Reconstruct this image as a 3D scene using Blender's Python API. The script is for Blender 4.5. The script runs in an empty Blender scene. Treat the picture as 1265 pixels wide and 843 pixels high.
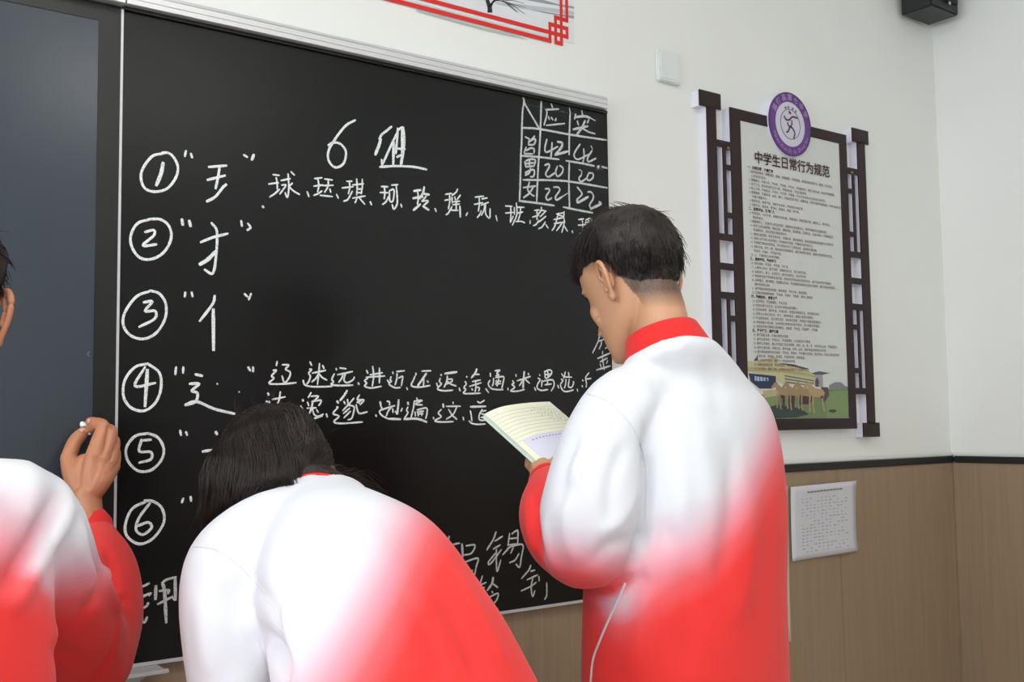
import bpy, bmesh, math, random
import numpy as np
from mathutils import Vector, Matrix, Quaternion
from mathutils.bvhtree import BVHTree

SC = bpy.context.scene
COL = SC.collection

# ------------------------------------------------------------------ camera
F = 1324.467                      # focal length in pixels of the 1265x843 frame
CAMZ = 1.35
LAMP = 10.5
def _basis(yaw, pitch, roll):
    cy, sy = math.cos(yaw), math.sin(yaw)
    cp, sp = math.cos(pitch), math.sin(pitch)
    fw = Vector((sy * cp, cy * cp, sp)); up = Vector((-sy * sp, -cy * sp, cp)); rt = Vector((cy, -sy, 0))
    cr, sr = math.cos(roll), math.sin(roll)
    return fw, rt * cr + up * sr, up * cr - rt * sr
FW, RT, UP = _basis(0.6412025808626266, 0.07609946467819272, -0.013237004350079289)
CAM = Vector((0, 0, CAMZ))
cd = bpy.data.cameras.new('camera'); cam = bpy.data.objects.new('camera', cd); COL.objects.link(cam)
cd.sensor_width = 36.0; cd.lens = F / 1265 * 36.0; cd.clip_start = 0.05
M = Matrix((RT, UP, -FW)).transposed().to_4x4(); M.translation = CAM
cam.matrix_world = M
SC.camera = cam

# ------------------------------------------------------------------ light, world, exposure
SC.view_settings.view_transform = 'Standard'; SC.view_settings.look = 'None'
SC.view_settings.gamma = 1.0; SC.view_settings.use_curve_mapping = False
SC.view_settings.exposure = 0.0
w = bpy.data.worlds.new('daylight'); SC.world = w; w.use_nodes = True
bg = w.node_tree.nodes['Background']; bg.inputs[0].default_value = (0.80, 0.90, 1.0, 1); bg.inputs[1].default_value = 2.2
def area(name, loc, target, sx, sy, power, color=(1, 1, 1)):
    l = bpy.data.lights.new(name, 'AREA'); l.shape = 'RECTANGLE'; l.size = sx; l.size_y = sy
    l.energy = power; l.color = color
    o = bpy.data.objects.new(name, l); COL.objects.link(o); o.location = loc
    d = Vector(target) - Vector(loc); o.rotation_euler = d.to_track_quat('-Z', 'Y').to_euler()
    return o
# daylight through the left wall's windows, then the ceiling panels
area('window_light', (-2.62, 0.3, 1.95), (0.8, 1.2, 1.5), 2.6, 1.7, 50, (0.84, 0.92, 1.0))
area('window_light', (-2.62, -3.4, 1.95), (0.8, -2.4, 1.3), 2.4, 1.7, 40, (0.84, 0.92, 1.0))

# ------------------------------------------------------------------ geometry from the photograph's rays
def ray(px, py):
    return FW + RT * ((px - 632.5) / F) - UP * ((py - 421.5) / F)
YB = 1.973      # front face of the blackboard
YW = 1.995      # face of the front wall
def W(px, py, y=YB):
    v = ray(px, py); return CAM + v * (y / v.y)
def P(px, py, d):
    return CAM + ray(px, py) * d
def proj(p):
    v = Vector(p) - CAM; d = v.dot(FW)
    return (632.5 + F * v.dot(RT) / d, 421.5 - F * v.dot(UP) / d, d)

# ------------------------------------------------------------------ materials
MATS = {}
def srgb(r, g, b):
    f = lambda c: (c / 255 / 12.92) if c / 255 <= 0.04045 else ((c / 255 + 0.055) / 1.055) ** 2.4
    return (f(r), f(g), f(b), 1)
def mat(name, color, rough=0.6, metal=0.0, noise=0.0, nscale=20.0, bump=0.0, bscale=200.0, spec=0.5, stretch=None, sheen=0.0, coat=0.0, sss=0.0):
    if name in MATS: return MATS[name]
    m = bpy.data.materials.new(name); m.use_nodes = True; nt = m.node_tree; b = nt.nodes['Principled BSDF']
    b.inputs['Roughness'].default_value = rough; b.inputs['Metallic'].default_value = metal
    b.inputs['Specular IOR Level'].default_value = spec
    b.inputs['Sheen Weight'].default_value = sheen; b.inputs['Coat Weight'].default_value = coat
    if sss: 
        b.inputs['Subsurface Weight'].default_value = sss; b.inputs['Subsurface Radius'].default_value = (0.012, 0.005, 0.003); b.inputs['Subsurface Scale'].default_value = 1.0
    b.inputs['Base Color'].default_value = color
    tc = nt.nodes.new('ShaderNodeTexCoord')
    mp = nt.nodes.new('ShaderNodeMapping'); nt.links.new(tc.outputs['Object'], mp.inputs[0])
    if stretch: mp.inputs['Scale'].default_value = stretch
    if noise:
        n = nt.nodes.new('ShaderNodeTexNoise'); n.inputs['Scale'].default_value = nscale; n.inputs['Detail'].default_value = 6
        nt.links.new(mp.outputs[0], n.inputs['Vector'])
        r = nt.nodes.new('ShaderNodeMapRange'); r.inputs['To Min'].default_value = 1 - noise; r.inputs['To Max'].default_value = 1 + noise
        r.inputs['From Min'].default_value = 0.25; r.inputs['From Max'].default_value = 0.75
        nt.links.new(n.outputs['Fac'], r.inputs['Value'])
        x = nt.nodes.new('ShaderNodeVectorMath'); x.operation = 'SCALE'; x.inputs[0].default_value = color[:3]
        nt.links.new(r.outputs[0], x.inputs['Scale']); nt.links.new(x.outputs[0], b.inputs['Base Color'])
    if bump:
        n2 = nt.nodes.new('ShaderNodeTexNoise'); n2.inputs['Scale'].default_value = bscale; n2.inputs['Detail'].default_value = 4
        nt.links.new(mp.outputs[0], n2.inputs['Vector'])
        bp = nt.nodes.new('ShaderNodeBump'); bp.inputs['Strength'].default_value = bump; bp.inputs['Distance'].default_value = 0.002
        nt.links.new(n2.outputs['Fac'], bp.inputs['Height']); nt.links.new(bp.outputs[0], b.inputs['Normal'])
    MATS[name] = m; return m

# ------------------------------------------------------------------ object helpers
def link(name, me, m=None, parent=None, kind=None, smooth=False):
    o = bpy.data.objects.new(name, me); COL.objects.link(o)
    if m is not None: me.materials.append(m)
    if parent is not None: o.parent = parent
    if kind: o['kind'] = kind
    if smooth: me.shade_smooth()
    return o
def tag(o, label, cat, group=None):
    o['label'] = label; o['category'] = cat
    if group: o['group'] = group
    return o
def empty(name, loc=(0, 0, 0)):
    o = bpy.data.objects.new(name, None); COL.objects.link(o); o.location = loc; o.empty_display_size = 0.05
    return o
def under(root, *obs):
    for o in obs:
        o.parent = root; o.matrix_parent_inverse = Matrix.Translation(root.location).inverted()
    return root
def mesh(name, verts, faces):
    me = bpy.data.meshes.new(name); me.from_pydata([tuple(v) for v in verts], [], faces); me.update(); return me
def box_me(name, x0, x1, y0, y1, z0, z1, bev=0.0, seg=2):
    bm = bmesh.new(); bmesh.ops.create_cube(bm, size=1)
    for v in bm.verts:
        v.co = Vector(((x0 + x1) / 2 + v.co.x * (x1 - x0), (y0 + y1) / 2 + v.co.y * (y1 - y0), (z0 + z1) / 2 + v.co.z * (z1 - z0)))
    if bev: bmesh.ops.bevel(bm, geom=bm.edges[:], offset=bev, segments=seg, affect='EDGES')
    me = bpy.data.meshes.new(name); bm.to_mesh(me); bm.free(); return me
def box(name, x0, x1, y0, y1, z0, z1, m, parent=None, bev=0.0, kind=None):
    return link(name, box_me(name, x0, x1, y0, y1, z0, z1, bev), m, parent, kind)
def prism_xz(name, pts, y0, y1, m, parent=None, bev=0.0, kind=None):
    """pts = outline in (x,z); extruded from y0 (front) to y1"""
    bm = bmesh.new(); vs = [bm.verts.new((p[0], y0, p[1])) for p in pts]; f = bm.faces.new(vs)
    r = bmesh.ops.extrude_face_region(bm, geom=[f])
    for v in r['geom']:
        if isinstance(v, bmesh.types.BMVert): v.co.y = y1
    bmesh.ops.recalc_face_normals(bm, faces=bm.faces[:])
    if bev: bmesh.ops.bevel(bm, geom=[e for e in bm.edges], offset=bev, segments=2, affect='EDGES')
    me = bpy.data.meshes.new(name); bm.to_mesh(me); bm.free()
    return link(name, me, m, parent, kind)
def merge(mes):
    """list of (verts, faces) -> one"""
    V = []; Fc = []
    for v, f in mes:
        o = len(V); V += [tuple(a) for a in v]; Fc += [tuple(i + o for i in q) for q in f]
    return V, Fc
def catmull(pts, n=6):
    if len(pts) < 3: return [Vector(p) for p in pts]
    pts = [Vector(p) for p in pts]; out = []
    q = [pts[0] * 2 - pts[1]] + pts + [pts[-1] * 2 - pts[-2]]
    for i in range(1, len(q) - 2):
        a, b, c, d = q[i - 1], q[i], q[i + 1], q[i + 2]
        for k in range(n):
            t = k / n
            out.append(0.5 * ((2 * b) + (c - a) * t + (2 * a - 5 * b + 4 * c - d) * t * t + (3 * b - 3 * c + d - a) * t ** 3))
    out.append(pts[-1]); return out
# ================================================================== room
m_wall = mat('white_paint', srgb(232, 232, 228), 0.75, noise=0.015, nscale=3, bump=0.04, bscale=90)
m_ceil = mat('ceiling_paint', srgb(238, 238, 236), 0.8)
m_wood = mat('wainscot_laminate', srgb(150, 128, 103), 0.5, noise=0.10, nscale=9, stretch=(12, 12, 0.35), bump=0.05)
m_dark = mat('dark_rail', srgb(24, 30, 30), 0.35)
m_floor = mat('floor_tile', srgb(190, 186, 178), 0.35, noise=0.04, nscale=5)
m_alu = mat('brushed_aluminium', (0.72, 0.72, 0.73, 1), 0.42, 0.55, noise=0.04, nscale=30, stretch=(0.2, 1, 12))
XR = W(1175, 560, YW).x         # right wall
YBK = -5.2; XL = -2.9; ZC = 3.25
ZR1 = W(1070, 570.3, YW - .012).z + .003; ZR0 = W(1070, 578.0, YW - .012).z
def wallbox(name, *a, **k): return box(name, *a, kind='structure', **k)
wallbox('wall_front', XL, XR + 0.1, YW, YW + 0.1, 0, ZC, m_wall)
wallbox('wall_right', XR, XR + 0.1, YBK, YW, 0, ZC, m_wall)
wallbox('wall_back', XL, XR, YBK - 0.1, YBK, 0, ZC, m_wall)
wallbox('floor', XL, XR + .1, YBK, YW + .1, -0.1, 0, m_floor)
wallbox('ceiling', XL, XR + .1, YBK, YW + .1, ZC, ZC + 0.1, m_ceil)
# left wall with two windows
def wall_left():
    ys = [YBK, -4.6, -2.2, -1.4, 1.6, YW]; parts = []
    bm_list = []
    for a, b, z0, z1 in [(YBK, -4.6, 0, ZC), (-2.2, -1.4, 0, ZC), (1.6, YW, 0, ZC), (-4.6, -2.2, 0, 1.0), (-4.6, -2.2, 2.9, ZC), (-1.4, 1.6, 0, 1.0), (-1.4, 1.6, 2.9, ZC)]:
        me = box_me('b', XL - .2, XL, a, b, z0, z1)
        bm_list.append(([v.co[:] for v in me.vertices], [tuple(p.vertices) for p in me.polygons])); bpy.data.meshes.remove(me)
    v, f = merge(bm_list); link('wall_left', mesh('wall_left', v, f), m_wall, None, 'structure')
wall_left()
m_wf = mat('window_frame_white', srgb(225, 225, 225), 0.4)
m_glass = bpy.data.materials.new('window_glass'); m_glass.use_nodes = True
_b = m_glass.node_tree.nodes['Principled BSDF']; _b.inputs['Base Color'].default_value = (1, 1, 1, 1); _b.inputs['Roughness'].default_value = 0.0
_b.inputs['Transmission Weight'].default_value = 1.0; _b.inputs['IOR'].default_value = 1.05
for k, (a, b) in enumerate([(-1.4, 1.6), (-4.6, -2.2)]):
    fr = box('window_%d' % (k + 1), XL - .12, XL - .06, a, b, 1.0, 1.05, m_wf, kind='structure')
    box('frame_rail', XL - .12, XL - .06, a, b, 2.85, 2.9, m_wf, fr)
    for j in range(4):
        y = a + (b - a - .05) * j / 3
        box('mullion', XL - .12, XL - .06, y, y + .05, 1.05, 2.85, m_wf, fr)
    for j in range(3):
        y = a + (b - a - .05) * j / 3
        box('pane', XL - .092, XL - .088, y + .05, y + .05 + (b - a - .05) / 3 - .05, 1.05, 2.85, m_glass, fr)
# unseen ceiling lamps, added and placed for wall falloff and board sheen
m_lamp = bpy.data.materials.new('unseen_lamp_diffuser'); m_lamp.use_nodes = True
_b = m_lamp.node_tree.nodes['Principled BSDF']; _b.inputs['Emission Color'].default_value = (1, 0.98, 0.95, 1); _b.inputs['Emission Strength'].default_value = LAMP
for k, (x, y) in enumerate([(-1.9, 0.3), (0.4, 0.3), (-1.9, -2.2), (1.9, -1.9)]):
    fr = box('trim_%d' % (k + 1), x - .62, x + .62, y - .32, y + .32, ZC - .03, ZC, m_wf, kind='structure')
    box('unseen_diffuser', x - .6, x + .6, y - .3, y + .3, ZC - .036, ZC - .031, m_lamp, fr)

# wainscot: laminate panels, each its own piece, then the dark rail
def wains(parent, along, a, b, fixed, joints):
    xs = [a] + sorted(j for j in joints if a < j < b) + [b]
    for i in range(len(xs) - 1):
        g = 0.0008
        if along == 'x': box('wainscot_panel', xs[i] + g, xs[i + 1] - g, fixed - .009, fixed, 0.0, ZR0, m_wood, parent)
        else: box('wainscot_panel', fixed - .009, fixed, xs[i] + g, xs[i + 1] - g, 0.0, ZR0, m_wood, parent)
xj = W(1039, 700, YW - .009).x
xj2 = W(617, 780, YW - .009).x
wf = box('trim_10', XL, XR - .009, YW - .016, YW, ZR0, ZR1, m_dark, kind='structure', bev=.003)
wains(wf, 'x', XL, XR - .009, YW, [xj - 3.6, xj - 2.4 , xj2, xj])
wr = box('trim_11', XR - .016, XR, YBK, YW - .016, ZR0, ZR1, m_dark, kind='structure', bev=.003)
wains(wr, 'y', YBK, YW - .009, XR, [YW - 1.22 * k for k in range(1, 6)])
m_caulk = mat('caulk_white', srgb(222, 222, 216), 0.6)
box('trim_12', XL, XR, YW - .010, YW, ZR1, ZR1 + .012, m_caulk, kind='structure', bev=.003)
box('trim_13', XR - .010, XR, YBK, YW - .01, ZR1, ZR1 + .012, m_caulk, kind='structure', bev=.003)

# ================================================================== blackboard (right panel)
ZT, ZB = 1.35 + .39350640 * 1.973, 1.35 - .2146187 * 1.973
XS, XE = .2959556 * 1.973, .90194 * 1.973
m_board = mat('black_enamel', srgb(10, 10, 11), 0.28, spec=0.32, noise=0.12, nscale=4)
m_bframe = mat('black_frame', srgb(14, 14, 15), 0.35)
m_trim = mat('pale_trim', srgb(205, 203, 205), 0.4, 0.3)
bb = empty('blackboard', (XS, YB, ZB))
tag(bb, 'black chalkboard panel covered in white chalk characters, right of the dark screen', 'blackboard')
parts = []
parts.append(box('writing_surface', XS + .003, XE - .002, YB, YW, ZB + .003, ZT, m_board))
parts.append(box('edge_strip', XS - .0025, XS + .002, YB - .0015, YW, ZB, ZT - .004, m_trim))
o = box('side_edge', XE - .002, XE, YB - .001, YW, ZB, ZT, m_bframe); parts.append(o)
parts.append(box('bottom_trim', XS, XE + .001, YB - .004, YW, ZB - .003, ZB + .003, m_trim))
# top rail: aluminium extrusion with two grooves and a rounded end
zr0 = ZT + .000; RH = W(735, 121.0, YB - .022).z - W(735, 136.0, YB - .022).z
def rail(x0, x1, parent_list, nm):
    zs = [0, .3, .33, .36, .70, .73, .76, 1.0]; d = [.022, .022, .020, .022, .022, .020, .022, .018]
    prof = [(YW, zr0 + .003), (YB - .018, zr0)] + [(YB - dd, zr0 + RH * (.04 + .96 * z)) for z, dd in zip(zs, d)] + [(YB - .010, zr0 + RH * 1.05), (YW, zr0 + RH * 1.05)]
    n = len(prof); V = []; Fc = []
    for x in (x0, x1): V += [(x, p[0], p[1]) for p in prof]
    for i in range(n):
        j = (i + 1) % n; Fc.append((i, j, n + j, n + i))
    Fc.append(tuple(range(n))[::-1]); Fc.append(tuple(range(n, 2 * n)))
    me = mesh(nm, V, Fc); bm = bmesh.new(); bm.from_mesh(me); bmesh.ops.recalc_face_normals(bm, faces=bm.faces[:]); bm.to_mesh(me); bm.free()
    parent_list.append(link(nm, me, m_alu))
rail(XS + .0015, W(750.5, 130, YB - .02).x, parts, 'top_rail')
parts.append(box('rail_gap_shade', XS + .002, XE - .004, YB - .007, YB, ZT - .006, ZT + .001, m_bframe))  # black strip put in as the shadowed gap under the rail
under(bb, *parts)

# centre panel: dark display screen
disp = empty('display_panel', (XS - 1.6, YB, ZB))
tag(disp, 'large blue-grey screen with black border at the left of the blackboard', 'screen')
xs_r = W(118, 300, YB).x; zs_t = W(60, 12, YB).z
zs_b = ZB + .045
m_scr = mat('screen_glass', srgb(56, 64, 72), 0.22, spec=0.5, noise=0.05, nscale=3)
parts = []
x0 = XS - 1.62
parts.append(box('screen', x0 + .05, xs_r, YB + .0015, YW, zs_b, zs_t, m_scr))
parts.append(box('border_right', xs_r, XS - .0025, YB, YW, ZB, ZT, m_bframe))
parts.append(box('border_left', x0, x0 + .05, YB, YW, ZB, ZT, m_bframe))
parts.append(box('border_top', x0 + .05, xs_r, YB, YW, zs_t, ZT, m_bframe))
parts.append(box('border_bottom', x0 + .05, xs_r, YB, YW, ZB, zs_b, m_bframe))
rail(x0, XS - .0015, parts, 'top_rail')
parts.append(box('bottom_trim', x0, XS - .001, YB - .004, YW, ZB - .003, ZB + .001, m_trim))
# small pale arrow mark on the border
a = W(107.5, 437.5); s = .0035
V, Fc = [], []
m_mark = mat('mark_violet', srgb(120, 110, 190), 0.5)
for sg in (1, -1):
    k = len(V); V += [(a.x, YB - .0006, a.z), (a.x + s, YB - .0006, a.z + sg * s * 1.3), (a.x + s + .0015, YB - .0006, a.z + sg * s * 1.3), (a.x + .0015, YB - .0006, a.z)]
    Fc.append((k, k + 1, k + 2, k + 3))
parts.append(link('arrow_mark', mesh('arrow_mark', V, Fc), m_mark))
under(disp, *parts)

# chalk tray under the screen, with a rounded end
zt = ZB - .004
ctr = []
xa = W(207, 818, YB - .05).x
R_ = .085
prof = [(XS - 1.6, zt), (xa, zt)]
for k in range(1, 9):
    t = k / 8 * math.pi / 2; prof.append((xa - R_ * math.sin(t) , zt - .0 - R_ * (1 - math.cos(t))))
prof += [(XS - 1.6, zt - R_)]
tray = empty('chalk_tray', (XS, YB, zt)); tag(tray, 'pale grey aluminium chalk tray with rounded end below the screen', 'chalk tray')
m_tray = mat('tray_grey', srgb(178, 174, 174), 0.45, 0.1)
p1 = prism_xz('tray_front', prof, YB - .05, YW, m_tray, bev=.003)
p2 = box('tray_groove', XS - 1.6, xa - .036, YB - .053, YB - .0495, zt - .022, zt - .018, mat('groove_grey', srgb(110, 106, 106), 0.5))
p3 = box('tray_lip', XS - 1.6, xa + .001, YB - .056, YB - .048, zt - .006, zt + .001, m_trim, bev=.001)
under(tray, p1, p2, p3)

# ================================================================== wall switch cover, speaker, papers
c = [W(813.5, 60, YW - .01), W(840.5, 66.5, YW - .01), W(841, 105.5, YW - .01), W(811.5, 98.5, YW - .01)]
x0 = (c[0].x + c[3].x) / 2; x1 = (c[1].x + c[2].x) / 2; z1 = (c[0].z + c[1].z) / 2; z0 = (c[2].z + c[3].z) / 2
sw = box('wall_plate', x0, x1, YW - .012, YW, z0, z1, mat('switch_plastic', srgb(222, 226, 224), 0.35), bev=.003)
tag(sw, 'blank white square wall plate above the purple-crested notice', 'wall plate')
pl = box('cover', x0 + .008, x1 - .008, YW - .0135, YW - .011, z0 + .008, z1 - .008, MATS['switch_plastic'], bev=.001)
pl.parent = sw

m_spk = mat('speaker_black', srgb(26, 28, 28), 0.5, bump=0.1, bscale=400)
spx0 = W(1114.5, 19, YW - .15)   # rough scale only
zsp = W(1146, 31, YW - .02).z
def at_z(px, py, z):
    v = ray(px, py); return CAM + v * ((z - CAMZ) / v.z)
A_, B_, C_, D_ = [at_z(*q, zsp) for q in ((1114.5, 19), (1144.5, 31.5), (1186, 19.5), (1152, 7))]
spk = empty('wall_speaker', ((A_.x + C_.x) / 2, (B_.y + D_.y) / 2, zsp))
tag(spk, 'small black loudspeaker mounted high in the right corner of the room', 'speaker')
sx0, sx1, sy0, sy1 = min(A_.x, D_.x), min((C_.x + B_.x) / 2, XR - .01), (D_.y + C_.y) / 2, min((A_.y + B_.y) / 2, YW - .01)
body = box('cabinet', sx0, sx1, sy0, sy1, zsp, zsp + .24, m_spk, bev=.004)
gr = box('grille', sx0 + .01, sx1 - .01, sy0 - .006, sy0 + .002, zsp + .03, zsp + .23, mat('grille_black', srgb(18, 19, 20), 0.7, bump=.5, bscale=900), bev=.002)
brk = box('bracket', sx0 + .05, sx1 - .05, sy1, YW, zsp + .08, zsp + .16, m_spk)
brk2 = box('bracket', sx1, XR, sy0 + .05, sy1 - .05, zsp + .08, zsp + .16, m_spk)
sc_ = bpy.data.meshes.new('screw'); bm = bmesh.new(); bmesh.ops.create_uvsphere(bm, u_segments=12, v_segments=8, radius=.006); bm.to_mesh(sc_); bm.free()
scr = link('screw', sc_, mat('screw_steel', srgb(200, 200, 200), .3, .8), smooth=True); 
_v = ray(1173, 4); _q = CAM + _v * ((sy0 - .006) / _v.y); scr.location = (min(_q.x, sx1 - .012), sy0 - .007, max(_q.z, zsp + .02)); scr.scale = (1, .5, 1)
under(spk, body, gr, brk, brk2, scr)

m_paper = mat('white_paper', srgb(205, 203, 208), 0.7)
m_ink = mat('faint_ink', srgb(150, 148, 152), 0.8); m_ink2 = mat('ink_dark', srgb(120, 112, 95), 0.8)
def paper(name, c, m, yoff, curl=.006):
    n = 12; V = []; Fc = []
    for i in range(n + 1):
        for j in range(n + 1):
            u, v = i / n, j / n
            top = c[0].lerp(c[1], u); bot = c[3].lerp(c[2], u); p = top.lerp(bot, v)
            y = yoff - curl * (abs(v - .5) * 2) ** 3 * (.4 + .6 * u) - .0012 * math.sin(u * 7 + v * 3)
            V.append((p.x, y, p.z))
    for i in range(n):
        for j in range(n):
            a = i * (n + 1) + j; Fc.append((a, a + 1, a + n + 2, a + n + 1))
    me = mesh(name, V, Fc); o = link(name, me, m, smooth=True)
    sol = o.modifiers.new('s', 'SOLIDIFY'); sol.thickness = .0004; return o
yp = YW - .013
cs = [W(*q, yp) for q in ((976, 602), (1056, 594), (1058.5, 680.5), (978, 694))]
pp = paper('notice_paper', cs, m_paper, yp)
tag(pp, 'white sheet with faint printed table taped to brown wainscot below the notice board', 'paper')
rows = []
def pquad(u0, u1, v0, v1, dy=.0022):
    out = []
    for u, v in ((u0, v0), (u1, v0), (u1, v1), (u0, v1)):
        p = cs[0].lerp(cs[1], u).lerp(cs[3].lerp(cs[2], u), v)
        y = yp - .006 * (abs(v - .5) * 2) ** 3 * (.4 + .6 * u) - .0012 * math.sin(u * 7 + v * 3)
        out.append((p.x, y - .0006, p.z))
    return out
def quads(name, L, m, parent, kind=None):
    V, Fc = merge([(q, [(0, 1, 2, 3)]) for q in L]); o = link(name, mesh(name, V, Fc), m, parent, kind); return o
rnd = random.Random(4)
for r in range(17):
    v = .18 + r * .045
    for cidx in range(12):
        u = .16 + cidx * .06
        if rnd.random() < .8: rows.append(pquad(u, u + .045 * rnd.uniform(.3, 1), v, v + .011))
quads('printed_table', rows, m_ink, pp)
quads('printed_title', [pquad(.24 + k * .05, .24 + k * .05 + .042, .085, .105) for k in range(11)], m_ink2, pp)
c2 = [W(*q, yp) for q in ((930, 603), (972, 600.5), (977.5, 793), (935, 800))]
p2 = paper('wall_sheet', c2, mat('cream_paper', srgb(214, 208, 186), .7), yp, .002)
tag(p2, 'narrow cream sheet on wainscot, mostly hidden behind the standing student', 'paper')

# ================================================================== ink painting poster with red lattice border
yq = YW - .0015
pa = empty('painting_poster', W(600, 20, yq)); tag(pa, 'ink tree picture with red lattice border above the blackboard', 'poster')
tr = W(708.8, 55.5, yq); bl = W(479, 7.5, yq)
zpb = W(709, 54, yq).z; xpr = W(709, 40, yq).x
sheet = box('sheet', xpr - 1.42, xpr, yq, YW - .0001, zpb, zpb + .56, mat('poster_pale', srgb(222, 223, 225), .6, noise=.05, nscale=6, stretch=(1, 1, 5)))
m_red = mat('poster_red', srgb(214, 40, 34), .55)
def flat(name, polys, m, dy, s=1.0, ox=0.0, oy=0.0, kind=None):
    """polys: outlines in pixels of a zoomed crop, printed flat on the sheet"""
    L = []
    for q in polys:
        L.append(([(p.x, yq - dy, p.z) for p in [W(ox + a / s, oy + b / s, yq) for a, b in q]], [tuple(range(len(q)))]))
    V, Fc = merge(L); o = link(name, mesh(name, V, Fc), m, None, kind); return o
# red stripes laid out on the wall itself
k_ = W(1075 / 10.54 + 600, 500 / 10.54, yq); 
def WX(a, b): 
    p = W(600 + a / 10.54, b / 10.54, yq); return p.x, p.z
u_x = (WX(1075, 420)[0] - WX(815, 370)[0]) / 7.0     # the knot is seven stripes wide
x_r = WX(1075, 420)[0]; z_b = WX(950, 588)[1]; z_t = WX(950, 212)[1]; u_z = (z_t - z_b) / 7.0
def R(i0, i1, j0, j1):    # stripe cells counted from the knot's left / bottom
    xl = x_r - 7 * u_x
    return [(xl + i0 * u_x, z_b + j0 * u_z), (xl + i1 * u_x, z_b + j0 * u_z), (xl + i1 * u_x, z_b + j1 * u_z), (xl + i0 * u_x, z_b + j1 * u_z)]
IL, JT = -136, 54      # the same corner knot, mirrored to the other three corners
knot = [(2, 5, 0, 1), (0, 7, 4, 5), (2, 7, 6, 7), (0, 1, 0, 5), (2, 3, 0, 7), (4, 5, 0, 7), (6, 7, 2, 5), (0, 7, 2, 3)]
red = []
for fx in (0, 1):
    for fz in (0, 1):
        for i0, i1, j0, j1 in knot:
            if fx: i0, i1 = IL - i1, IL - i0
            if fz: j0, j1 = JT - j1, JT - j0
            red.append(R(i0, i1, j0, j1))
for j in (0, 2, JT - 1, JT - 3): red.append(R(IL, 1, j, j + 1))
for i in (4, 6, IL - 5, IL - 7): red.append(R(i, i + 1, 6, JT - 6))
L = [([(x, yq - .0006 - .00002 * i, z) for x, z in q], [(0, 1, 2, 3)]) for i, q in enumerate(red)]
V, Fc = merge(L); lat = link('red_lattice', mesh('red_lattice', V, Fc), m_red)
mt = mat('ink_black', srgb(28, 22, 24), .7); mg = mat('ink_grey', srgb(150, 155, 162), .7); mg2 = mat('ink_grey_pale', srgb(190, 193, 198), .7)
def stroke_px(pts, w0, w1, s, ox, oy):
    pts = catmull([Vector((a, b, 0)) for a, b in pts], 4); out = []
    for i in range(len(pts) - 1):
        a, b = pts[i], pts[i + 1]; d = (b - a); n = Vector((-d.y, d.x, 0)).normalized()
        wa = w0 + (w1 - w0) * i / (len(pts) - 1); wb = w0 + (w1 - w0) * (i + 1) / (len(pts) - 1)
        out.append([((a + n * wa).x, (a + n * wa).y), ((b + n * wb).x, (b + n * wb).y), ((b - n * wb).x, (b - n * wb).y), ((a - n * wa).x, (a - n * wa).y)])
    return out
tree = []
tree += stroke_px([(-5, -120), (10, -40), (30, 40), (50, 100), (52, 165)], 18, 32, 1, 0, 0)
tree += stroke_px([(60, 90), (90, 30), (150, -10), (260, -60)], 16, 7, 1, 0, 0)
for q in ([(100, 8), (200, 15), (300, 60), (420, 165)], [(100, 5), (230, 20), (330, 100), (400, 155)], [(200, 15), (330, 5), (500, 45)], [(250, 25), (400, 70), (520, 100)], [(280, 50), (350, 70), (460, 150), (505, 180)], [(150, 0), (300, -30), (420, -60)], [(-5, 0), (-80, -60), (-160, -70)], [(0, -60), (-60, -110)], [(20, -60), (80, -150)], [(120, -5), (180, -60)]):
    tree += stroke_px(q, 5, 2.2, 1, 0, 0)
t_ = flat('ink_tree', tree, mt, .0009, 10.54, 600, 0)
wash = [[(500, -20), (700, -15), (950, 55), (1148, 85), (1148, 115), (950, 75), (760, 45), (560, 8)], [(560, 125), (760, 150), (960, 185), (1148, 205), (1148, 245), (960, 205), (760, 170)]]
w_ = flat('ink_wash', wash, mg, .0003, 10.54, 600, 0)
wash2 = [[(100, 20), (500, 60), (900, 110), (1148, 150), (1148, 200), (800, 150), (500, 120), (150, 60)]]
w2_ = flat('ink_wash', wash2, mg2, .0002, 10.54, 600, 0)
edge_band = flat('sheet_grey_band', [[(0, 365), (330, 440), (560, 520), (330, 470), (0, 400)], [(-900, 120), (0, 365), (0, 400), (-900, 150)]], mat('band_grey', srgb(178, 182, 178), .7), .0003, 10.54, 600, 0)  # grey band along the sheet's lower left edge
edge_band.name = 'grey_band'
under(pa, sheet, lat, t_, w_, w2_, edge_band)
# ================================================================== chalk writing on the board
m_chalk = bpy.data.materials.new('chalk'); m_chalk.use_nodes = True
def _chalk(m, c, lo):
    nt = m.node_tree; b = nt.nodes['Principled BSDF']; b.inputs['Roughness'].default_value = 0.95; b.inputs['Specular IOR Level'].default_value = 0.1
    tc = nt.nodes.new('ShaderNodeTexCoord'); n = nt.nodes.new('ShaderNodeTexNoise'); n.inputs['Scale'].default_value = 420; n.inputs['Detail'].default_value = 3
    nt.links.new(tc.outputs['Object'], n.inputs['Vector'])
    r = nt.nodes.new('ShaderNodeMapRange'); r.inputs['From Min'].default_value = .3; r.inputs['From Max'].default_value = .5; r.inputs['To Min'].default_value = lo
    nt.links.new(n.outputs['Fac'], r.inputs['Value'])
    x = nt.nodes.new('ShaderNodeVectorMath'); x.operation = 'SCALE'; x.inputs[0].default_value = c; nt.links.new(r.outputs[0], x.inputs['Scale']); nt.links.new(x.outputs[0], b.inputs['Base Color'])
_chalk(m_chalk, (0.80, 0.83, 0.82), .55)
m_chalk_dim = bpy.data.materials.new('chalk_worn'); m_chalk_dim.use_nodes = True; _chalk(m_chalk_dim, (0.60, 0.62, 0.62), .5)
m_chalk_low = bpy.data.materials.new('chalk_thin'); m_chalk_low.use_nodes = True; _chalk(m_chalk_low, (0.58, 0.58, 0.57), .45)

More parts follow.
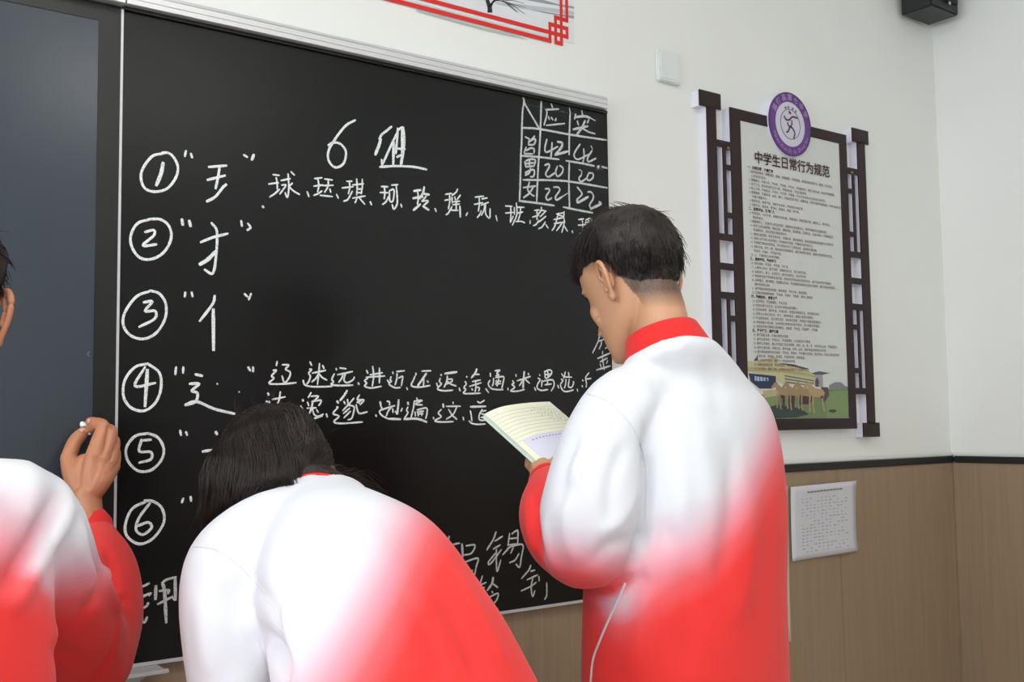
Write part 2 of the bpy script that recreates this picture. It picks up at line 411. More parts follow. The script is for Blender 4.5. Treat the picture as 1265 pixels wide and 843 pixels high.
_nst = [0]
def ribbon(pts2, width, h=.0004):
    """pts2: points (x,z) on the board; a thin raised line of chalk"""
    _nst[0] += 1; rr = random.Random(_nst[0])
    dy = .00003 * (_nst[0] % 12)
    pts = [Vector((p[0], p[1], 0)) for p in pts2]
    # drop duplicates
    q = [pts[0]]
    for p in pts[1:]:
        if (p - q[-1]).length > .0006: q.append(p)
    if len(q) < 2: q.append(q[0] + Vector((.002, -.002, 0)))
    pts = q; n = len(pts); V = []; Fc = []
    for i, p in enumerate(pts):
        t = (pts[min(i + 1, n - 1)] - pts[max(i - 1, 0)]).normalized(); s = Vector((-t.y, t.x, 0))
        f = min(i, n - 1 - i) / max(1, n - 1)
        w = width * .5 * (1 + rr.uniform(-.10, .10)) * (.72 if i in (0, n - 1) else 1.0)
        pp = p
        if i == 0: pp = p - t * width * .3
        if i == n - 1: pp = p + t * width * .3
        for k, (o, hh) in enumerate(((-1, .00012), (-.45, h), (.45, h), (1, .00012))):
            c = pp + s * w * o; V.append((c.x, YB - hh - dy, c.y))
    for i in range(n - 1):
        for k in range(3):
            a = i * 4 + k; Fc.append((a, a + 1, a + 5, a + 4))
    Fc.append((3, 2, 1, 0)); b = (n - 1) * 4; Fc.append((b, b + 1, b + 2, b + 3))
    return V, Fc
def chars(ox, oy, s, text, width=.0037, name='chalk_character', m=None, smooth=5):
    for ch in text.strip().split('|'):
        L = []
        for st in ch.split(';'):
            st = st.strip()
            if not st: continue
            wd = width
            if st[0] == '*': wd = width * 1.35; st = st[1:]
            if st[0] == '-': wd = width * .6; st = st[1:]
            pts = [tuple(float(c) for c in q.split(',')) for q in st.split()]
            ww = [W(ox + a / s, oy + b / s) for a, b in pts]
            ww = [Vector((p.x, p.z, 0)) for p in ww]
            if len(ww) > 2: ww = catmull(ww, smooth)
            else: ww = [ww[0].lerp(ww[-1], k / 4) for k in range(5)]
            L.append(ribbon([(p.x, p.y) for p in ww], wd))
        if not L: continue
        V, Fc = merge(L); o = link(name, mesh(name, V, Fc), m or m_chalk); under(bb, o)

# first row of small characters
chars(320, 200, 10.12, """
175,160 250,170;215,200 226,260 228,340;120,278 240,262;135,440 200,395 255,345;275,235 388,212;362,150 372,300 365,400 350,445 325,385;285,292 335,295 260,402;415,268 380,300;375,310 430,365 505,408;400,125 440,165
|600,375 622,435
|695,210 785,200;735,215 747,300 732,375;685,305 800,290;685,420 735,400 785,365;820,215 915,228;865,230 860,310 820,380;800,298 925,293;885,340 895,380;765,420 915,435
|968,408 990,455
|1095,245 1160,243;1130,255 1132,330 1115,400;1040,327 1175,312;1060,492 1110,470 1165,370;1170,290 1305,275;1220,215 1226,320 1220,415;1290,220 1290,320 1275,400;1228,341 1285,341;1228,388 1285,385;1170,455 1325,428;1225,455 1200,512;1255,455 1320,530
|45,552 50,560""")
chars(440, 210, 10.12, """
175,400 190,435
|315,208 395,212;352,215 358,290 350,360;300,283 395,285;330,432 370,400 410,330;445,190 520,185;500,195 512,330 510,430 470,492 450,435;415,260 420,385 460,385 472,250 420,258
|558,430 570,465
|*720,265 805,252;768,270 775,350 765,430;*710,355 830,335;*715,505 750,475 800,430;*850,215 835,290 790,360;*850,300 910,310;875,330 825,390;820,392 900,388 835,455;*835,455 905,500
|985,485 1000,520""", .0040)
chars(535, 220, 10.12, """
155,205 230,193;205,215 207,300 190,385;145,280 215,265;160,460 190,440 215,390;305,140 285,180 235,218;235,240 238,310;270,235 280,275;340,215 300,270;250,300 330,290;245,335 330,325;290,290 288,400;235,360 225,400 310,405;*335,355 340,485
|430,435 412,470
|525,240 630,228;575,240 577,330 565,415;515,330 620,310;550,495 580,460 600,410;610,262 675,250;600,340 690,305;645,330 635,400 605,465;655,330 655,440 690,495 710,490 712,385
|785,470 800,535
|905,350 985,355;970,360 972,450 965,555;905,440 1000,430;965,555 1000,480;1015,370 1015,455;1040,310 1045,460 990,590;1055,365 1135,368;1095,372 1085,460 1060,540;1055,440 1120,425;1035,545 1100,543 1145,560
|1212,530 1212,570""")
chars(640, 225, 10.12, """
205,355 265,350;235,358 238,420 235,470;180,440 260,415;190,545 225,530 260,480;290,315 285,360 240,415;285,350 350,365;335,375 275,435;345,430 260,500;340,500 300,560 255,585;345,530 375,575
|480,400 570,385;500,400 480,480 455,560 425,605;445,470 560,445;575,370 570,440 580,500;500,410 560,430;450,520 585,500;545,520 480,610;575,470 570,540 545,630;570,540 615,615
|675,610 680,635
|755,470 820,460;800,470 810,540 800,620;750,540 830,535;765,645 825,620;850,470 835,555;850,475 900,455 920,480 900,520 840,545;850,505 910,500;885,460 875,560""")
# row four, upper line
chars(325, 440, 10.12, """
175,70 165,120;240,110 320,115 280,165 335,200 330,260 270,335 235,250;125,180 165,180 105,250 135,280 75,345 250,350 410,335
|585,75 605,115;705,95 695,220 680,355;615,215 780,180;690,230 660,280 610,325;700,225 740,270 795,300;745,120 760,155;580,165 605,172 570,215 590,255 570,320 545,355;500,305 520,360 600,383 740,385 860,380
|913,155 916,175;960,150 1035,160;930,235 1115,195;1000,230 980,280 945,330;1030,215 1010,300 1050,335 1120,300 1140,265;890,225 860,290 880,325 850,355 950,370 1120,365
|1190,335 1195,355""")
chars(440, 445, 10.12, """
25,285 35,305
|130,130 145,165;205,80 218,200 200,330;290,100 292,200 290,285;175,185 325,160;125,215 355,200;145,225 105,260 130,290 105,325 180,350 310,330
|455,150 460,170;505,145 600,135;510,170 505,240 485,310;530,225 580,205 575,260 565,320;435,210 425,250 440,265 410,300 480,345 550,345;390,250 410,285
|632,345 640,370
|745,165 748,185;820,138 930,135;*875,170 820,250 770,320;845,235 840,320;885,262 900,275;735,200 715,250 690,320 780,340 920,320
|1060,180 1062,195;*1110,170 1255,150;1140,200 1130,270 1100,340;1150,240 1195,240 1195,270 1130,300;1140,270 1190,305 1250,325;1050,230 1040,270 1065,300 1015,360 1090,385 1205,378;1005,290 1015,325""")
chars(530, 445, 10.12, """
375,350 388,385
|470,205 472,215;*595,115 575,165 530,220;575,180 625,180;540,270 640,250;505,330 650,285;580,270 585,330 575,400;535,360 545,375;600,340 630,350 620,385;450,270 465,300 435,345 460,370 430,415 530,420 640,415
|710,360 742,405
|765,165 768,205;825,135 885,128 845,165 875,185 835,200;805,230 805,280 790,325;830,220 930,210 925,280 910,350;840,255 840,310;835,270 895,265;870,235 850,325;830,300 895,295;760,255 740,300 775,355 850,370 925,370
|985,350 988,375
|1085,180 1090,205;*1190,145 1182,240 1175,350;1100,260 1180,235 1265,205;1180,240 1150,290 1130,320;1195,235 1255,290;1240,165 1243,185;1045,260 1060,290 1035,305 1070,340 1020,385 1100,390 1190,370""")
chars(635, 445, 10.12, """
380,140 390,225;380,150 430,125 470,140 455,190 400,230;420,140 425,205;385,185 450,175;350,255 345,330;350,270 430,250 490,255 500,320 465,385;420,245 415,310;385,310 465,300;318,183 322,193;300,225 325,250 295,300 290,350 340,380 420,370
|255,345 270,380
|545,315 558,350
|595,170 610,200;640,150 620,230;680,155 685,200;620,210 720,215;650,240 645,300 630,350;690,240 680,330 720,340 745,290 740,270;590,240 610,260 580,310 610,380 660,395 740,375
|790,365 795,390
|935,160 895,220 905,290 900,340;855,250 862,262;900,240 960,230;850,320 855,335""")
# row four, lower line
chars(320, 475, 10.12, """
*110,112 118,132;265,95 245,210 185,300;165,190 325,158;245,235 310,275;90,215 135,222 95,260 130,290
|420,285 428,315
|*545,192 550,207;650,105 615,165;650,150 740,150 690,205;605,225 620,265;660,215 770,200 765,240 745,265;660,240 680,205;600,300 710,295;670,230 650,310 610,410;665,310 690,380 740,400 800,375;720,320 740,350;525,270 515,290 540,300 510,330 545,360 530,420;550,450 680,430 790,395
|840,370 852,408
|*1100,80 1060,145 1015,200;*975,212 990,232;1060,215 1075,245;1185,175 1130,240 1045,330;1105,190 1110,235;1100,260 1165,270 1190,300 1160,420 1110,445;1130,300 1055,365;1140,340 1060,420;1254,136 1229,191 1309,196 1264,256;1214,256 1234,336 1264,366 1349,346;1225,230 1280,200;1230,215 1260,240;970,285 985,292 925,365 1000,400 935,470 1040,490 1290,472""")
chars(440, 445, 10.12, """
245,685 250,705
|*300,525 305,560;385,515 415,525 415,560;310,625 400,595 480,572;445,580 400,640 375,700;455,610 460,655;*530,500 520,610 510,675;510,675 490,640;575,605 560,640;305,570 320,610 290,650 330,700 400,735;*400,735 550,740
|*645,530 650,555;755,475 765,500;725,515 825,505 740,550 825,562;725,520 715,600 685,720;760,625 875,600 885,660 870,730;735,650 740,700;770,650 775,700;760,650 840,640;820,640 820,695;770,675 835,670;645,590 630,630 645,660 600,735;*600,740 760,735 880,775
|965,720 968,735""")
chars(530, 445, 10.12, """
*175,552 180,588;298,525 302,545;215,580 390,578;245,620 290,690 345,740;345,590 300,680 215,740;150,620 115,665 150,710 70,760 160,775 300,770
|425,715 432,750
|605,520 640,535 690,505;*520,585 705,580;665,620 630,680 635,750 745,750;665,640 710,632;650,672 725,690;650,720 740,700;515,635 525,680 535,760;500,760 530,790 600,805 700,800""")
# heading
chars(395, 140, 9.036, """
395,78 300,130 220,220 150,320 105,400 90,480 110,550 160,600 210,600 265,560 290,480 285,410 240,350 190,328 140,332 95,358
|800,150 740,200 690,240 665,290;*680,290 660,360 620,460;690,520 695,590;690,595 800,350 870,210;870,170 865,280 850,400;*825,330 820,575;870,200 860,330 850,450;870,190 920,155;*930,160 940,290 930,430 905,570;915,180 918,560;860,395 950,400;860,490 900,470;670,600 850,590 1050,600 1190,628""", .0052)
# numerals in circles, quotes, radicals
chars(130, 130, 3.0095, """
215,180 175,190 140,235 133,275 148,310 185,322 230,310 262,270 270,230 255,195 235,178 212,177;*215,215 207,255 190,298
|165,425 120,440 95,485 100,530 130,568 175,572 220,545 245,495 237,450 205,425 162,424;148,472 180,465 180,485 140,522 190,518""", .0050, 'circled_numeral')
chars(130, 130, 3.0095, """
300,170 296,190;318,180 323,195|515,185 528,193;*552,185 545,203
|*285,425 288,445;*312,430 317,450|505,430 508,450;530,440 540,455 528,465""", .0045, 'quote_mark')
chars(130, 130, 3.0095, """
385,230 450,225;425,230 418,275 410,310;380,278 445,262;378,358 410,340 438,305 450,295
|355,510 400,492 455,478;395,438 415,470 412,560 400,625 370,612;*410,545 380,575 352,592
|585,376 588,380""", .0054)
chars(140, 340, 2.811, """
130,55 80,75 40,130 35,175 60,210 105,222 150,200 180,150 182,100 160,65 128,54;105,95 135,92 110,125 145,125 143,152 90,180
|120,308 75,320 40,365 35,420 60,460 105,472 145,445 165,395 160,340 118,307;110,320 75,385 145,375;*118,330 110,455
|120,550 75,560 45,600 50,645 85,680 130,678 165,645 175,605 155,565 118,549;98,572 90,612 130,615 130,640 90,652;95,575 130,572""", .0050, 'circled_numeral')
chars(0, 480, 2.323, """
425,323 380,345 360,390 365,425 400,447 440,430 470,385 465,345 440,325 415,322;430,330 400,370 390,405 410,420 435,400 425,385 395,395""", .0050, 'circled_numeral')
chars(140, 340, 2.811, """
250,60 248,75;272,60 275,75|455,65 465,75;478,65 470,85|218,320 215,345;243,320 242,340|468,320 475,332;485,320 485,335
|232,540 235,556;252,545 256,556|243,776 238,790;268,770 270,785""", .0045, 'quote_mark')
chars(140, 340, 2.811, """
352,72 345,100 300,160;*347,120 348,260
|285,345 308,350;265,378 298,378 272,402 292,410 285,440 250,452;250,450 290,440 350,465 420,482
|310,613 340,608;355,545 360,553|333,755 335,768 328,782|-360,377 362,379|-436,405 437,407""", .0054)
# bottom rows
chars(150, 690, 10.12, """
210,160 195,250 115,410;175,380 260,355 345,315;140,540 355,440 345,465;*235,530 250,700 250,790;115,705 240,640 310,600 335,560;245,790 290,800 320,740
|*430,350 425,510;510,310 560,270 680,235;*670,240 675,520;670,520 645,500;*515,310 540,430 560,800;475,410 590,400 580,440;455,575 640,480""", .0046, m=m_chalk_low)
chars(545, 650, 10.12, """
100,130 85,190;120,240 230,215;*260,230 270,385;310,250 420,240 380,340 285,365;275,460 455,405 440,500 410,620 370,565;340,570 390,560
|685,75 650,170 570,300;670,190 765,130;650,290 735,240;690,290 690,450 700,570 745,430;680,340 590,455 620,470 750,300;855,95 835,240;885,100 940,60 960,80 955,240;860,160 950,150;830,240 955,225;850,270 770,360;830,280 900,250 1020,240 1000,400 980,515 935,480;900,270 870,340;970,350 920,430 855,460""", .0040, m=m_chalk_low)
chars(580, 680, 10.12, """
160,325 135,410;145,430 205,405;170,480 185,465;*295,345 280,420 225,500;290,420 350,465;280,515 290,535;245,590 355,540 340,620 290,680;290,700 350,735
|765,190 740,250 650,355;765,265 815,250;720,370 850,310;790,360 770,440 775,530 790,580 815,510;645,510 760,455 830,405;865,330 870,385|965,410 965,560 940,615""", .0040, m=m_chalk_low)
chars(700, 400, 14.05, """
550,190 590,190;570,200 545,310 450,510;550,310 665,265;610,290 595,370 565,440;730,345 715,400 670,430
|*540,605 745,515;625,480 620,530;*580,665 700,600;710,640 690,690;620,600 650,800;*520,805 755,735;580,700 600,760""", .0034, m=m_chalk_dim)
# attendance table, top right
chars(635, 115, 10.12, """
115,60 125,110 105,250 95,600 85,810 78,1108 68,1350;120,110 200,250 310,435;340,105 335,300 325,560 310,808 300,958 283,1350;-690,180 705,270;700,270 690,560 688,770;690,878 685,1108 690,1350;692,1350 692,1440
;100,435 310,450 700,520 1160,590;100,785 330,803 560,830;650,848 850,880 1000,913;1100,923 1160,940;115,1086 430,1090 700,1108 1175,1188;68,1350 280,1375 500,1408;615,1426 800,1465 980,1498""", .0050, 'table_line', m_chalk_dim, 6)
chars(635, 115, 10.12, """
465,135 480,180;395,210 555,200;410,230 405,290 375,400;430,295 440,330;465,305 485,335;525,320 515,345;405,405 630,382
|845,220 855,270;770,265 755,325;*775,300 880,290 950,310;-950,310 1015,345;935,335 915,375;790,350 805,400;*740,455 920,415;*885,350 850,430 785,520;850,440 930,485 1010,510
|140,550 190,575;255,540 195,610;190,600 265,575 250,640 185,650;185,600 180,650;150,680 125,745;150,720 210,690 250,700 250,750;130,758 230,762
|410,580 385,690 410,740 545,670;475,620 470,710 460,805;*545,610 600,625 590,680 515,775;*515,775 670,730
|825,640 765,730 750,788 800,830 930,768;870,700 875,790 860,873;-960,660 980,700;975,720 920,810 930,860 1020,818
""", .0046, 'chalk_character', m_chalk_dim)
chars(635, 185, 10.12, """
135,150 145,210;150,140 200,120 265,130 250,200;150,175 250,165;195,120 190,210;145,215 250,205;140,290 190,262 250,255 245,330 205,340;205,235 190,290 140,320
|385,195 430,180 440,215 395,300 430,340 510,290;540,210 520,280 545,335 600,290 610,230 570,200
|-810,250 845,270 840,320;840,320 810,360 840,400 910,355;930,300 910,360 940,385 985,350 985,300 935,290
|115,475 270,455;190,410 170,500 215,560 250,580;245,460 190,545 120,600
|390,490 435,490 440,520 400,590 420,630 470,605;495,470 550,470 570,510 520,585 530,630 600,590;-600,590 670,545
|790,470 840,530 845,565 790,620;*790,620 800,660 925,590|920,530 960,530 990,570 985,620 945,690 960,740;*960,740 1080,680 1065,655
|1040,215 1060,205 1050,230""", .0046, 'chalk_character', m_chalk_dim)
# wiped smudges
m_smudge = bpy.data.materials.new('chalk_smudge'); m_smudge.use_nodes = True
_nt = m_smudge.node_tree; _b = _nt.nodes['Principled BSDF']; _b.inputs['Base Color'].default_value = (.35, .36, .36, 1); _b.inputs['Roughness'].default_value = .9
_n = _nt.nodes.new('ShaderNodeTexNoise'); _n.inputs['Scale'].default_value = 60; _r = _nt.nodes.new('ShaderNodeMapRange'); _r.inputs['From Min'].default_value = .35; _r.inputs['From Max'].default_value = .75; _r.inputs['To Max'].default_value = .30
_tc = _nt.nodes.new('ShaderNodeTexCoord'); _nt.links.new(_tc.outputs['Object'], _n.inputs['Vector'])
_nt.links.new(_n.outputs['Fac'], _r.inputs['Value']); _nt.links.new(_r.outputs[0], _b.inputs['Alpha'])
L = []
for q in ([(1010, 215), (1110, 180), (1125, 240), (1030, 270)],):
    L.append(([(p.x, YB - .0003, p.z) for p in [W(635 + a / 10.12, 185 + b / 10.12) for a, b in q]], [(0, 1, 2, 3)]))
for q in ([(150, 130), (400, 180), (780, 260), (780, 280), (400, 200), (150, 150)],):
    L.append(([(p.x, YB - .0003, p.z) for p in [W(635 + a / 10.12, 115 + b / 10.12) for a, b in q]], [(0, 1, 2, 3, 4, 5)]))
for V, Fc in L: under(bb, link('chalk_smudge', mesh('chalk_smudge', V, Fc), m_smudge))

# ================================================================== framed notice board on the wall
YN = YW - .030       # face of the notice
nb = empty('notice_board', (W(980, 530, YN).x, YN, W(980, 530, YN).z))
tag(nb, 'school rules notice board in dark brown lattice frame with purple round crest', 'notice board')
m_brown = mat('dark_brown_acrylic', srgb(44, 26, 28), .3, spec=.25)
m_edge = mat('white_foam_edge', srgb(222, 220, 230), .6)
m_sheet = mat('notice_sheet', srgb(206, 208, 204), .35)
q = lambda a, b: W(840 + a / 3.011, 80 + b / 3.011, YN)
q2 = lambda a, b: W(850 + a / 3.665, 330 + b / 3.665, YN)
fx0 = (q(180, 155).x + q(200, 640).x + q2(218, 10).x) / 3; 
fx1 = (q(617, 262).x + W(1059.3, 528.6, YN).x) / 2
ix0 = (q(220, 207).x + q2(258, 10).x + q2(275, 470).x) / 3
ix1 = (q(590, 292).x + q2(733, 682).x) / 2
fz1 = (q(180, 155).z + q(617, 262).z) / 2; fz0 = (W(1059.3, 528.6, YN).z + W(959, 533.3, YN).z) / 2
iz1 = (q(220, 207).z + q(590, 292).z) / 2; iz0 = (q2(733, 682).z + q2(400, 690).z) / 2
np_ = []
def bar(nm, x0, x1, z0, z1, parent_list=np_):
    """dark face on a thick white foam body"""
    parent_list.append(box(nm, x0, x1, YN, YN + .004, z0, z1, m_brown))
    parent_list.append(box('foam_body', x0, x1, YN + .004, YW, z0, z1, m_edge))
bar('frame_side', fx0, ix0, fz0, fz1); bar('frame_side', ix1, fx1, fz0, fz1)
bar('frame_top', ix0, ix1, iz1, fz1); bar('frame_bottom', ix0, ix1, fz0, iz0)
np_.append(box('sheet', ix0, ix1, YN + .0015, YW, iz0, iz1, m_sheet))
# outer posts with end blocks
rp0 = (q(655, 300).x + W(1073.7, 515, YN).x) / 2; rp1 = (q(688, 300).x + W(1081.4, 515, YN).x) / 2
rc0, rc1 = (q(638, 250).x + W(1068, 530, YN).x) / 2, (q(698, 270).x + W(1088, 530, YN).x) / 2
rz1 = q(668, 240).z; rzb = q(668, 291).z; rz0 = W(1078, 540, YN).z; rzc = W(1078, 522.4, YN).z
cx_ = (fx0 + fx1) / 2
lp0 = (q(97, 200).x + q2(110, 10).x) / 2; lp1 = (q(132, 200).x + q2(150, 10).x) / 2
lc0, lc1 = q(73, 120).x, q(152, 130).x
for (a, b, c0, c1, z1_, zb_) in ((rp0, rp1, rc0, rc1, rz1, rzb), (lp0, lp1, lc0, lc1, (q(112, 100).z + rz1) / 2, (q(112, 160).z + rzb) / 2)):
    bar('post', a, b, rzc - .002, zb_ + .002); bar('post_cap', c0, c1, zb_, z1_)
    if a == lp0: bar('post_foot', a - (a - c0), b + (c1 - b) , rz0, rzc)
    else: bar('post_foot', c0, c1, rz0, rzc)
hz = [W(1050, y, YN).z for y in (211, 236, 289, 314, 346.5, 378.6, 403.7, 457.7, 483.3)]
th = .0095
for side, (a, b) in (('r', (fx1, rp0)), ('l', (lp1, fx0))):
    g = b - a; mid = a + g * .5
    if side == 'r': t0, t1 = a + g * .42, a + g * .62; s0, s1 = a, t0
    else: t0, t1 = a + g * .42, a + g * .62; s0, s1 = t1, b
    for k in (0, 3, 4, 5, 8): bar('lattice_bar', a, b, hz[k] - th, hz[k] + th)
    for k in (1, 2, 6, 7): bar('lattice_bar', s0, s1, hz[k] - th * .8, hz[k] + th * .8)
    bar('lattice_upright', t0, t1, hz[3] + th, hz[0] - th); bar('lattice_upright', t0, t1, hz[8] + th, hz[5] - th)
m_brass = mat('brass_pin', srgb(120, 105, 80), .3, .8)
for px, py in ((899, 183.5), (1051.5, 213.5)):
    me = bpy.data.meshes.new('pin'); bm = bmesh.new(); bmesh.ops.create_uvsphere(bm, u_segments=10, v_segments=6, radius=.006); bm.to_mesh(me); bm.free()
    o = link('pin', me, m_brass, smooth=True); p = W(px, py, YN); o.location = (p.x, YN - .001, p.z); np_.append(o)

def text_mesh(name, body, size, x, z, m, parent_list, dy=.0008, width=None, bold=0.0, align='LEFT', y=None, rot=None, kind=None, res=2):
    c = bpy.data.curves.new(name, 'FONT'); c.body = body; c.size = size; c.resolution_u = res; c.offset = bold; c.align_x = align
    t = bpy.data.objects.new('tmp', c); COL.objects.link(t)
    dg = bpy.context.evaluated_depsgraph_get(); me = bpy.data.meshes.new_from_object(t.evaluated_get(dg)); bpy.data.objects.remove(t)
    me.materials.clear()
    n = len(me.vertices); co = np.empty(n * 3); me.vertices.foreach_get('co', co); co = co.reshape(-1, 3)
    if width:
        w0 = co[:, 0].max() - co[:, 0].min(); co[:, 0] = (co[:, 0] - co[:, 0].min()) * width / w0
    out = np.empty_like(co); 
    if rot is not None:
        cr, sr = math.cos(rot), math.sin(rot); cx = co[:, 0] * cr - co[:, 1] * sr; cz = co[:, 0] * sr + co[:, 1] * cr; co[:, 0], co[:, 1] = cx, cz
    out[:, 0] = co[:, 0] + x; out[:, 1] = (YN if y is None else y) - dy; out[:, 2] = co[:, 1] + z
    me.vertices.foreach_set('co', out.ravel()); me.update()
    o = link(name, me, m, kind=kind); parent_list.append(o); return o
m_title = mat('title_brown', srgb(66, 32, 36), .5)
m_text = mat('text_brown', srgb(92, 62, 66), .6)
iw = ix1 - ix0; ih = iz1 - iz0
q3 = lambda a, b: W(920 + a / 10.12, 180 + b / 10.12, YN)
tx0 = q3(125, 170).x; tx1 = q3(1060, 330).x; tz = (q3(170, 235).z + q3(1040, 398).z) / 2; tz1 = (q3(170, 85).z + q3(1010, 250).z) / 2
tsz = (tz1 - tz) * 1.08
text_mesh('title_text', '中学生日常行为规范', tsz, tx0, tz + .12 * tsz, m_title, np_, width=tx1 - tx0, bold=tsz * .022)
LINES = """一、自尊自爱，注重仪表
1. 维护国家荣誉，尊敬国旗、国徽，会唱国歌，升降国旗、奏唱国歌时要肃立、脱帽、行注目礼。
　 少先队员行队礼。
2. 穿戴整洁、朴素大方，不烫发，不染发，不化妆，不佩戴首饰，男生不留长发，女生不穿高跟鞋。
3. 讲究卫生，养成良好的卫生习惯，不随地吐痰，不乱扔废弃物。
4. 举止文明，不说脏话，不骂人，不打架，不赌博。不涉足未成年人不宜的活动和场所。
5. 情趣健康，不看色情、凶杀、暴力、封建迷信的书刊、音像制品，不听不唱不健康歌曲，不参加迷信活动。
　 不看不健康书刊。
6. 爱惜名誉，拾金不昧，抵制不良诱惑，不做有损人格的事。
7. 注意安全，防火灾，防溺水，防触电，防盗，防中毒。
二、诚实守信，礼貌待人
8. 平等待人，与人为善。尊重他人的人格、宗教信仰、民族风俗习惯。谦恭礼让，尊老爱幼，
　 帮助残疾人。
9. 尊重教职工，见面行礼或主动问好，回答师长问话要起立，给老师提意见态度要诚恳。
10. 同学之间互相尊重、团结互助、理解宽容、真诚相待、正常交往，不以大欺小，不欺侮同学，
　 不戏弄他人，发生矛盾多做自我批评。
11. 使用礼貌用语，讲话注意场合，态度友善，要讲普通话。接受或递送物品时要起立并用双手。
12. 未经允许不进入他人房间，不动用他人物品，不看他人信件和日记。
13. 不随意打断他人的讲话，不打扰他人学习工作和休息，妨碍他人要道歉。
14. 诚实守信，言行一致，答应他人的事要做到，做不到时表示歉意，借他人钱物要及时归还。
　 不说谎，不骗人，不弄虚作假。
15. 上、下课时起立向老师致敬。
三、遵规守纪，勤奋学习
16. 按时到校，不迟到，不早退，不旷课。
17. 上课专心听讲，勤于思考，积极参加讨论，勇于发表见解。
18. 认真预习、复习，主动学习，按时完成作业，考试不作弊。
19. 积极参加生产劳动和社会实践，积极参加学校组织的其他活动，遵守活动的要求和规定。
20. 认真值日，保持教室、校园整洁优美。不在教室和校园内追逐打闹喧哗，维护学校良好秩序。
　 爱护校舍和公物。
21. 遵守宿舍和食堂的制度，爱惜粮食，节约水电，服从管理。
22. 正确对待困难和挫折，不自卑，不嫉妒，不偏激，保持心理健康。
四、勤劳俭朴，孝敬父母
23. 生活节俭，不互相攀比，不乱花钱。
24. 学会料理个人生活，自己的衣物用品收放整齐。
25. 生活有规律，按时作息，珍惜时间，合理安排课余生活，坚持锻炼身体。
26. 经常与父母交流生活、学习、思想等情况，尊重父母意见和教导。
27. 外出和到家时，向父母打招呼，未经家长同意，不得在外住宿或留宿他人。
28. 体贴帮助父母长辈，主动承担力所能及的家务劳动，关心照顾兄弟姐妹。
29. 对家长有意见要有礼貌地提出，讲道理，不任性，不耍脾气，不顶撞。
五、严于律己，遵守公德
30. 遵守国家法律，不做法律禁止的事。
31. 遵守交通法规，不闯红灯，不违章骑车，过马路走人行横道。
32. 遵守公共秩序，乘公共交通工具主动购票，给老、幼、病、残、孕及师长让座，不争抢座位。
33. 爱护公用设施、文物古迹，爱护庄稼、花草、树木，爱护有益动物和生态环境。
34. 遵守网络道德和安全规定，不浏览、不制作、不传播不良信息，慎交网友，不进入营业性网吧。
　 珍爱生命，不吸烟，不喝酒，不滥用药物，拒绝毒品。
35. 公共场所不喧哗，瞻仰烈士陵园保持肃穆。
36. 观看演出和比赛，不起哄滋扰，做文明观众。
37. 见义勇为，敢于斗争，对违反社会公德的行为要进行劝阻。""".split('\n')
lz1 = q3(40, 262).z; 
zlast = (W(990, 457, YN).z)
step = (lz1 - zlast) / (len(LINES) - 1)
lx = q3(30, 262).x; lw = q3(1130, 600).x - lx
mx = max(len(l) for l in LINES)
bsz = lw / 44.0 * 1.0
def body_text():
    me_all = []
    for i, l in enumerate(LINES):
        head = l[1] == '、'
        o = text_mesh('printed_line', l, bsz * (1.12 if head else 1.0), lx + (.0 if head else .004), lz1 - i * step - bsz * .45, m_title if head else m_text, np_, bold=bsz * (.03 if head else .0), res=1)
body_text()

# crest
cc = Vector((1.265922682870519 * 1.973, 0, 1.35 + .4352089526 * 1.973)); cr = .04780937 * 1.973
_c = proj((cc.x, YB, cc.z)); ccw = W(_c[0], _c[1], YN - .006); cr = cr * (YN / YB); cc = ccw
def disc(nm, r0, r1, y0, y1, m, seg=64, parent_list=np_):
    V = []; Fc = []
    for k in range(seg):
        a = 2 * math.pi * k / seg
        for r in (r0, r1):
            for y in (y0, y1): V.append((cc.x + r * math.cos(a), y, cc.z + r * math.sin(a)))
    for k in range(seg):
        a = k * 4; b = ((k + 1) % seg) * 4
        Fc += [(a, b, b + 2, a + 2), (a + 3, b + 3, b + 1, a + 1), (a + 2, b + 2, b + 3, a + 3)]
        if r0 > 0: Fc.append((a + 1, b + 1, b, a))
    o = link(nm, mesh(nm, V, Fc), m); parent_list.append(o); return o
m_purple = mat('crest_purple', srgb(96, 52, 128), .35); m_pale = mat('crest_pale', srgb(205, 200, 212), .35)
yc = YN - .006
disc('crest_body', 0, cr + .0015, yc + .003, YW, m_edge)
disc('crest_ring', cr * .70, cr, yc, yc + .003, m_purple)
disc('crest_disc', 0, cr * .71, yc + .0005, yc + .003, m_pale)
disc('crest_rule', cr * .455, cr * .475, yc - .0006, yc + .001, mat('rule_grey', srgb(120, 115, 125), .5))
disc('crest_rim', cr * .955, cr, yc - .0006, yc, mat('rim_dark', srgb(66, 40, 96), .4))
m_lilac = mat('crest_letters', srgb(170, 138, 190), .5)
for k, chh in enumerate('温宿县第七中学'):
    a = math.radians(150 - k * 20); r = cr * .765
    s_ = cr * .22
    text_mesh('crest_letter', chh, s_, cc.x + r * math.cos(a) , cc.z + r * math.sin(a), m_lilac, np_, dy=.0008, y=yc, rot=a - math.pi / 2, align='CENTER', bold=s_ * .02, res=1)
for k, chh in enumerate('Wensu Xian Di Qi Zhong Xue'):
    if chh == ' ': continue
    a = math.radians(207 + k * 5.2); r = cr * .90
    s_ = cr * .17
    text_mesh('crest_letter', chh, s_, cc.x + r * math.cos(a), cc.z + r * math.sin(a), m_lilac, np_, dy=.0008, y=yc, rot=a + math.pi / 2, align='CENTER', res=1)
m_gry = mat('crest_grey', srgb(120, 118, 124), .6)
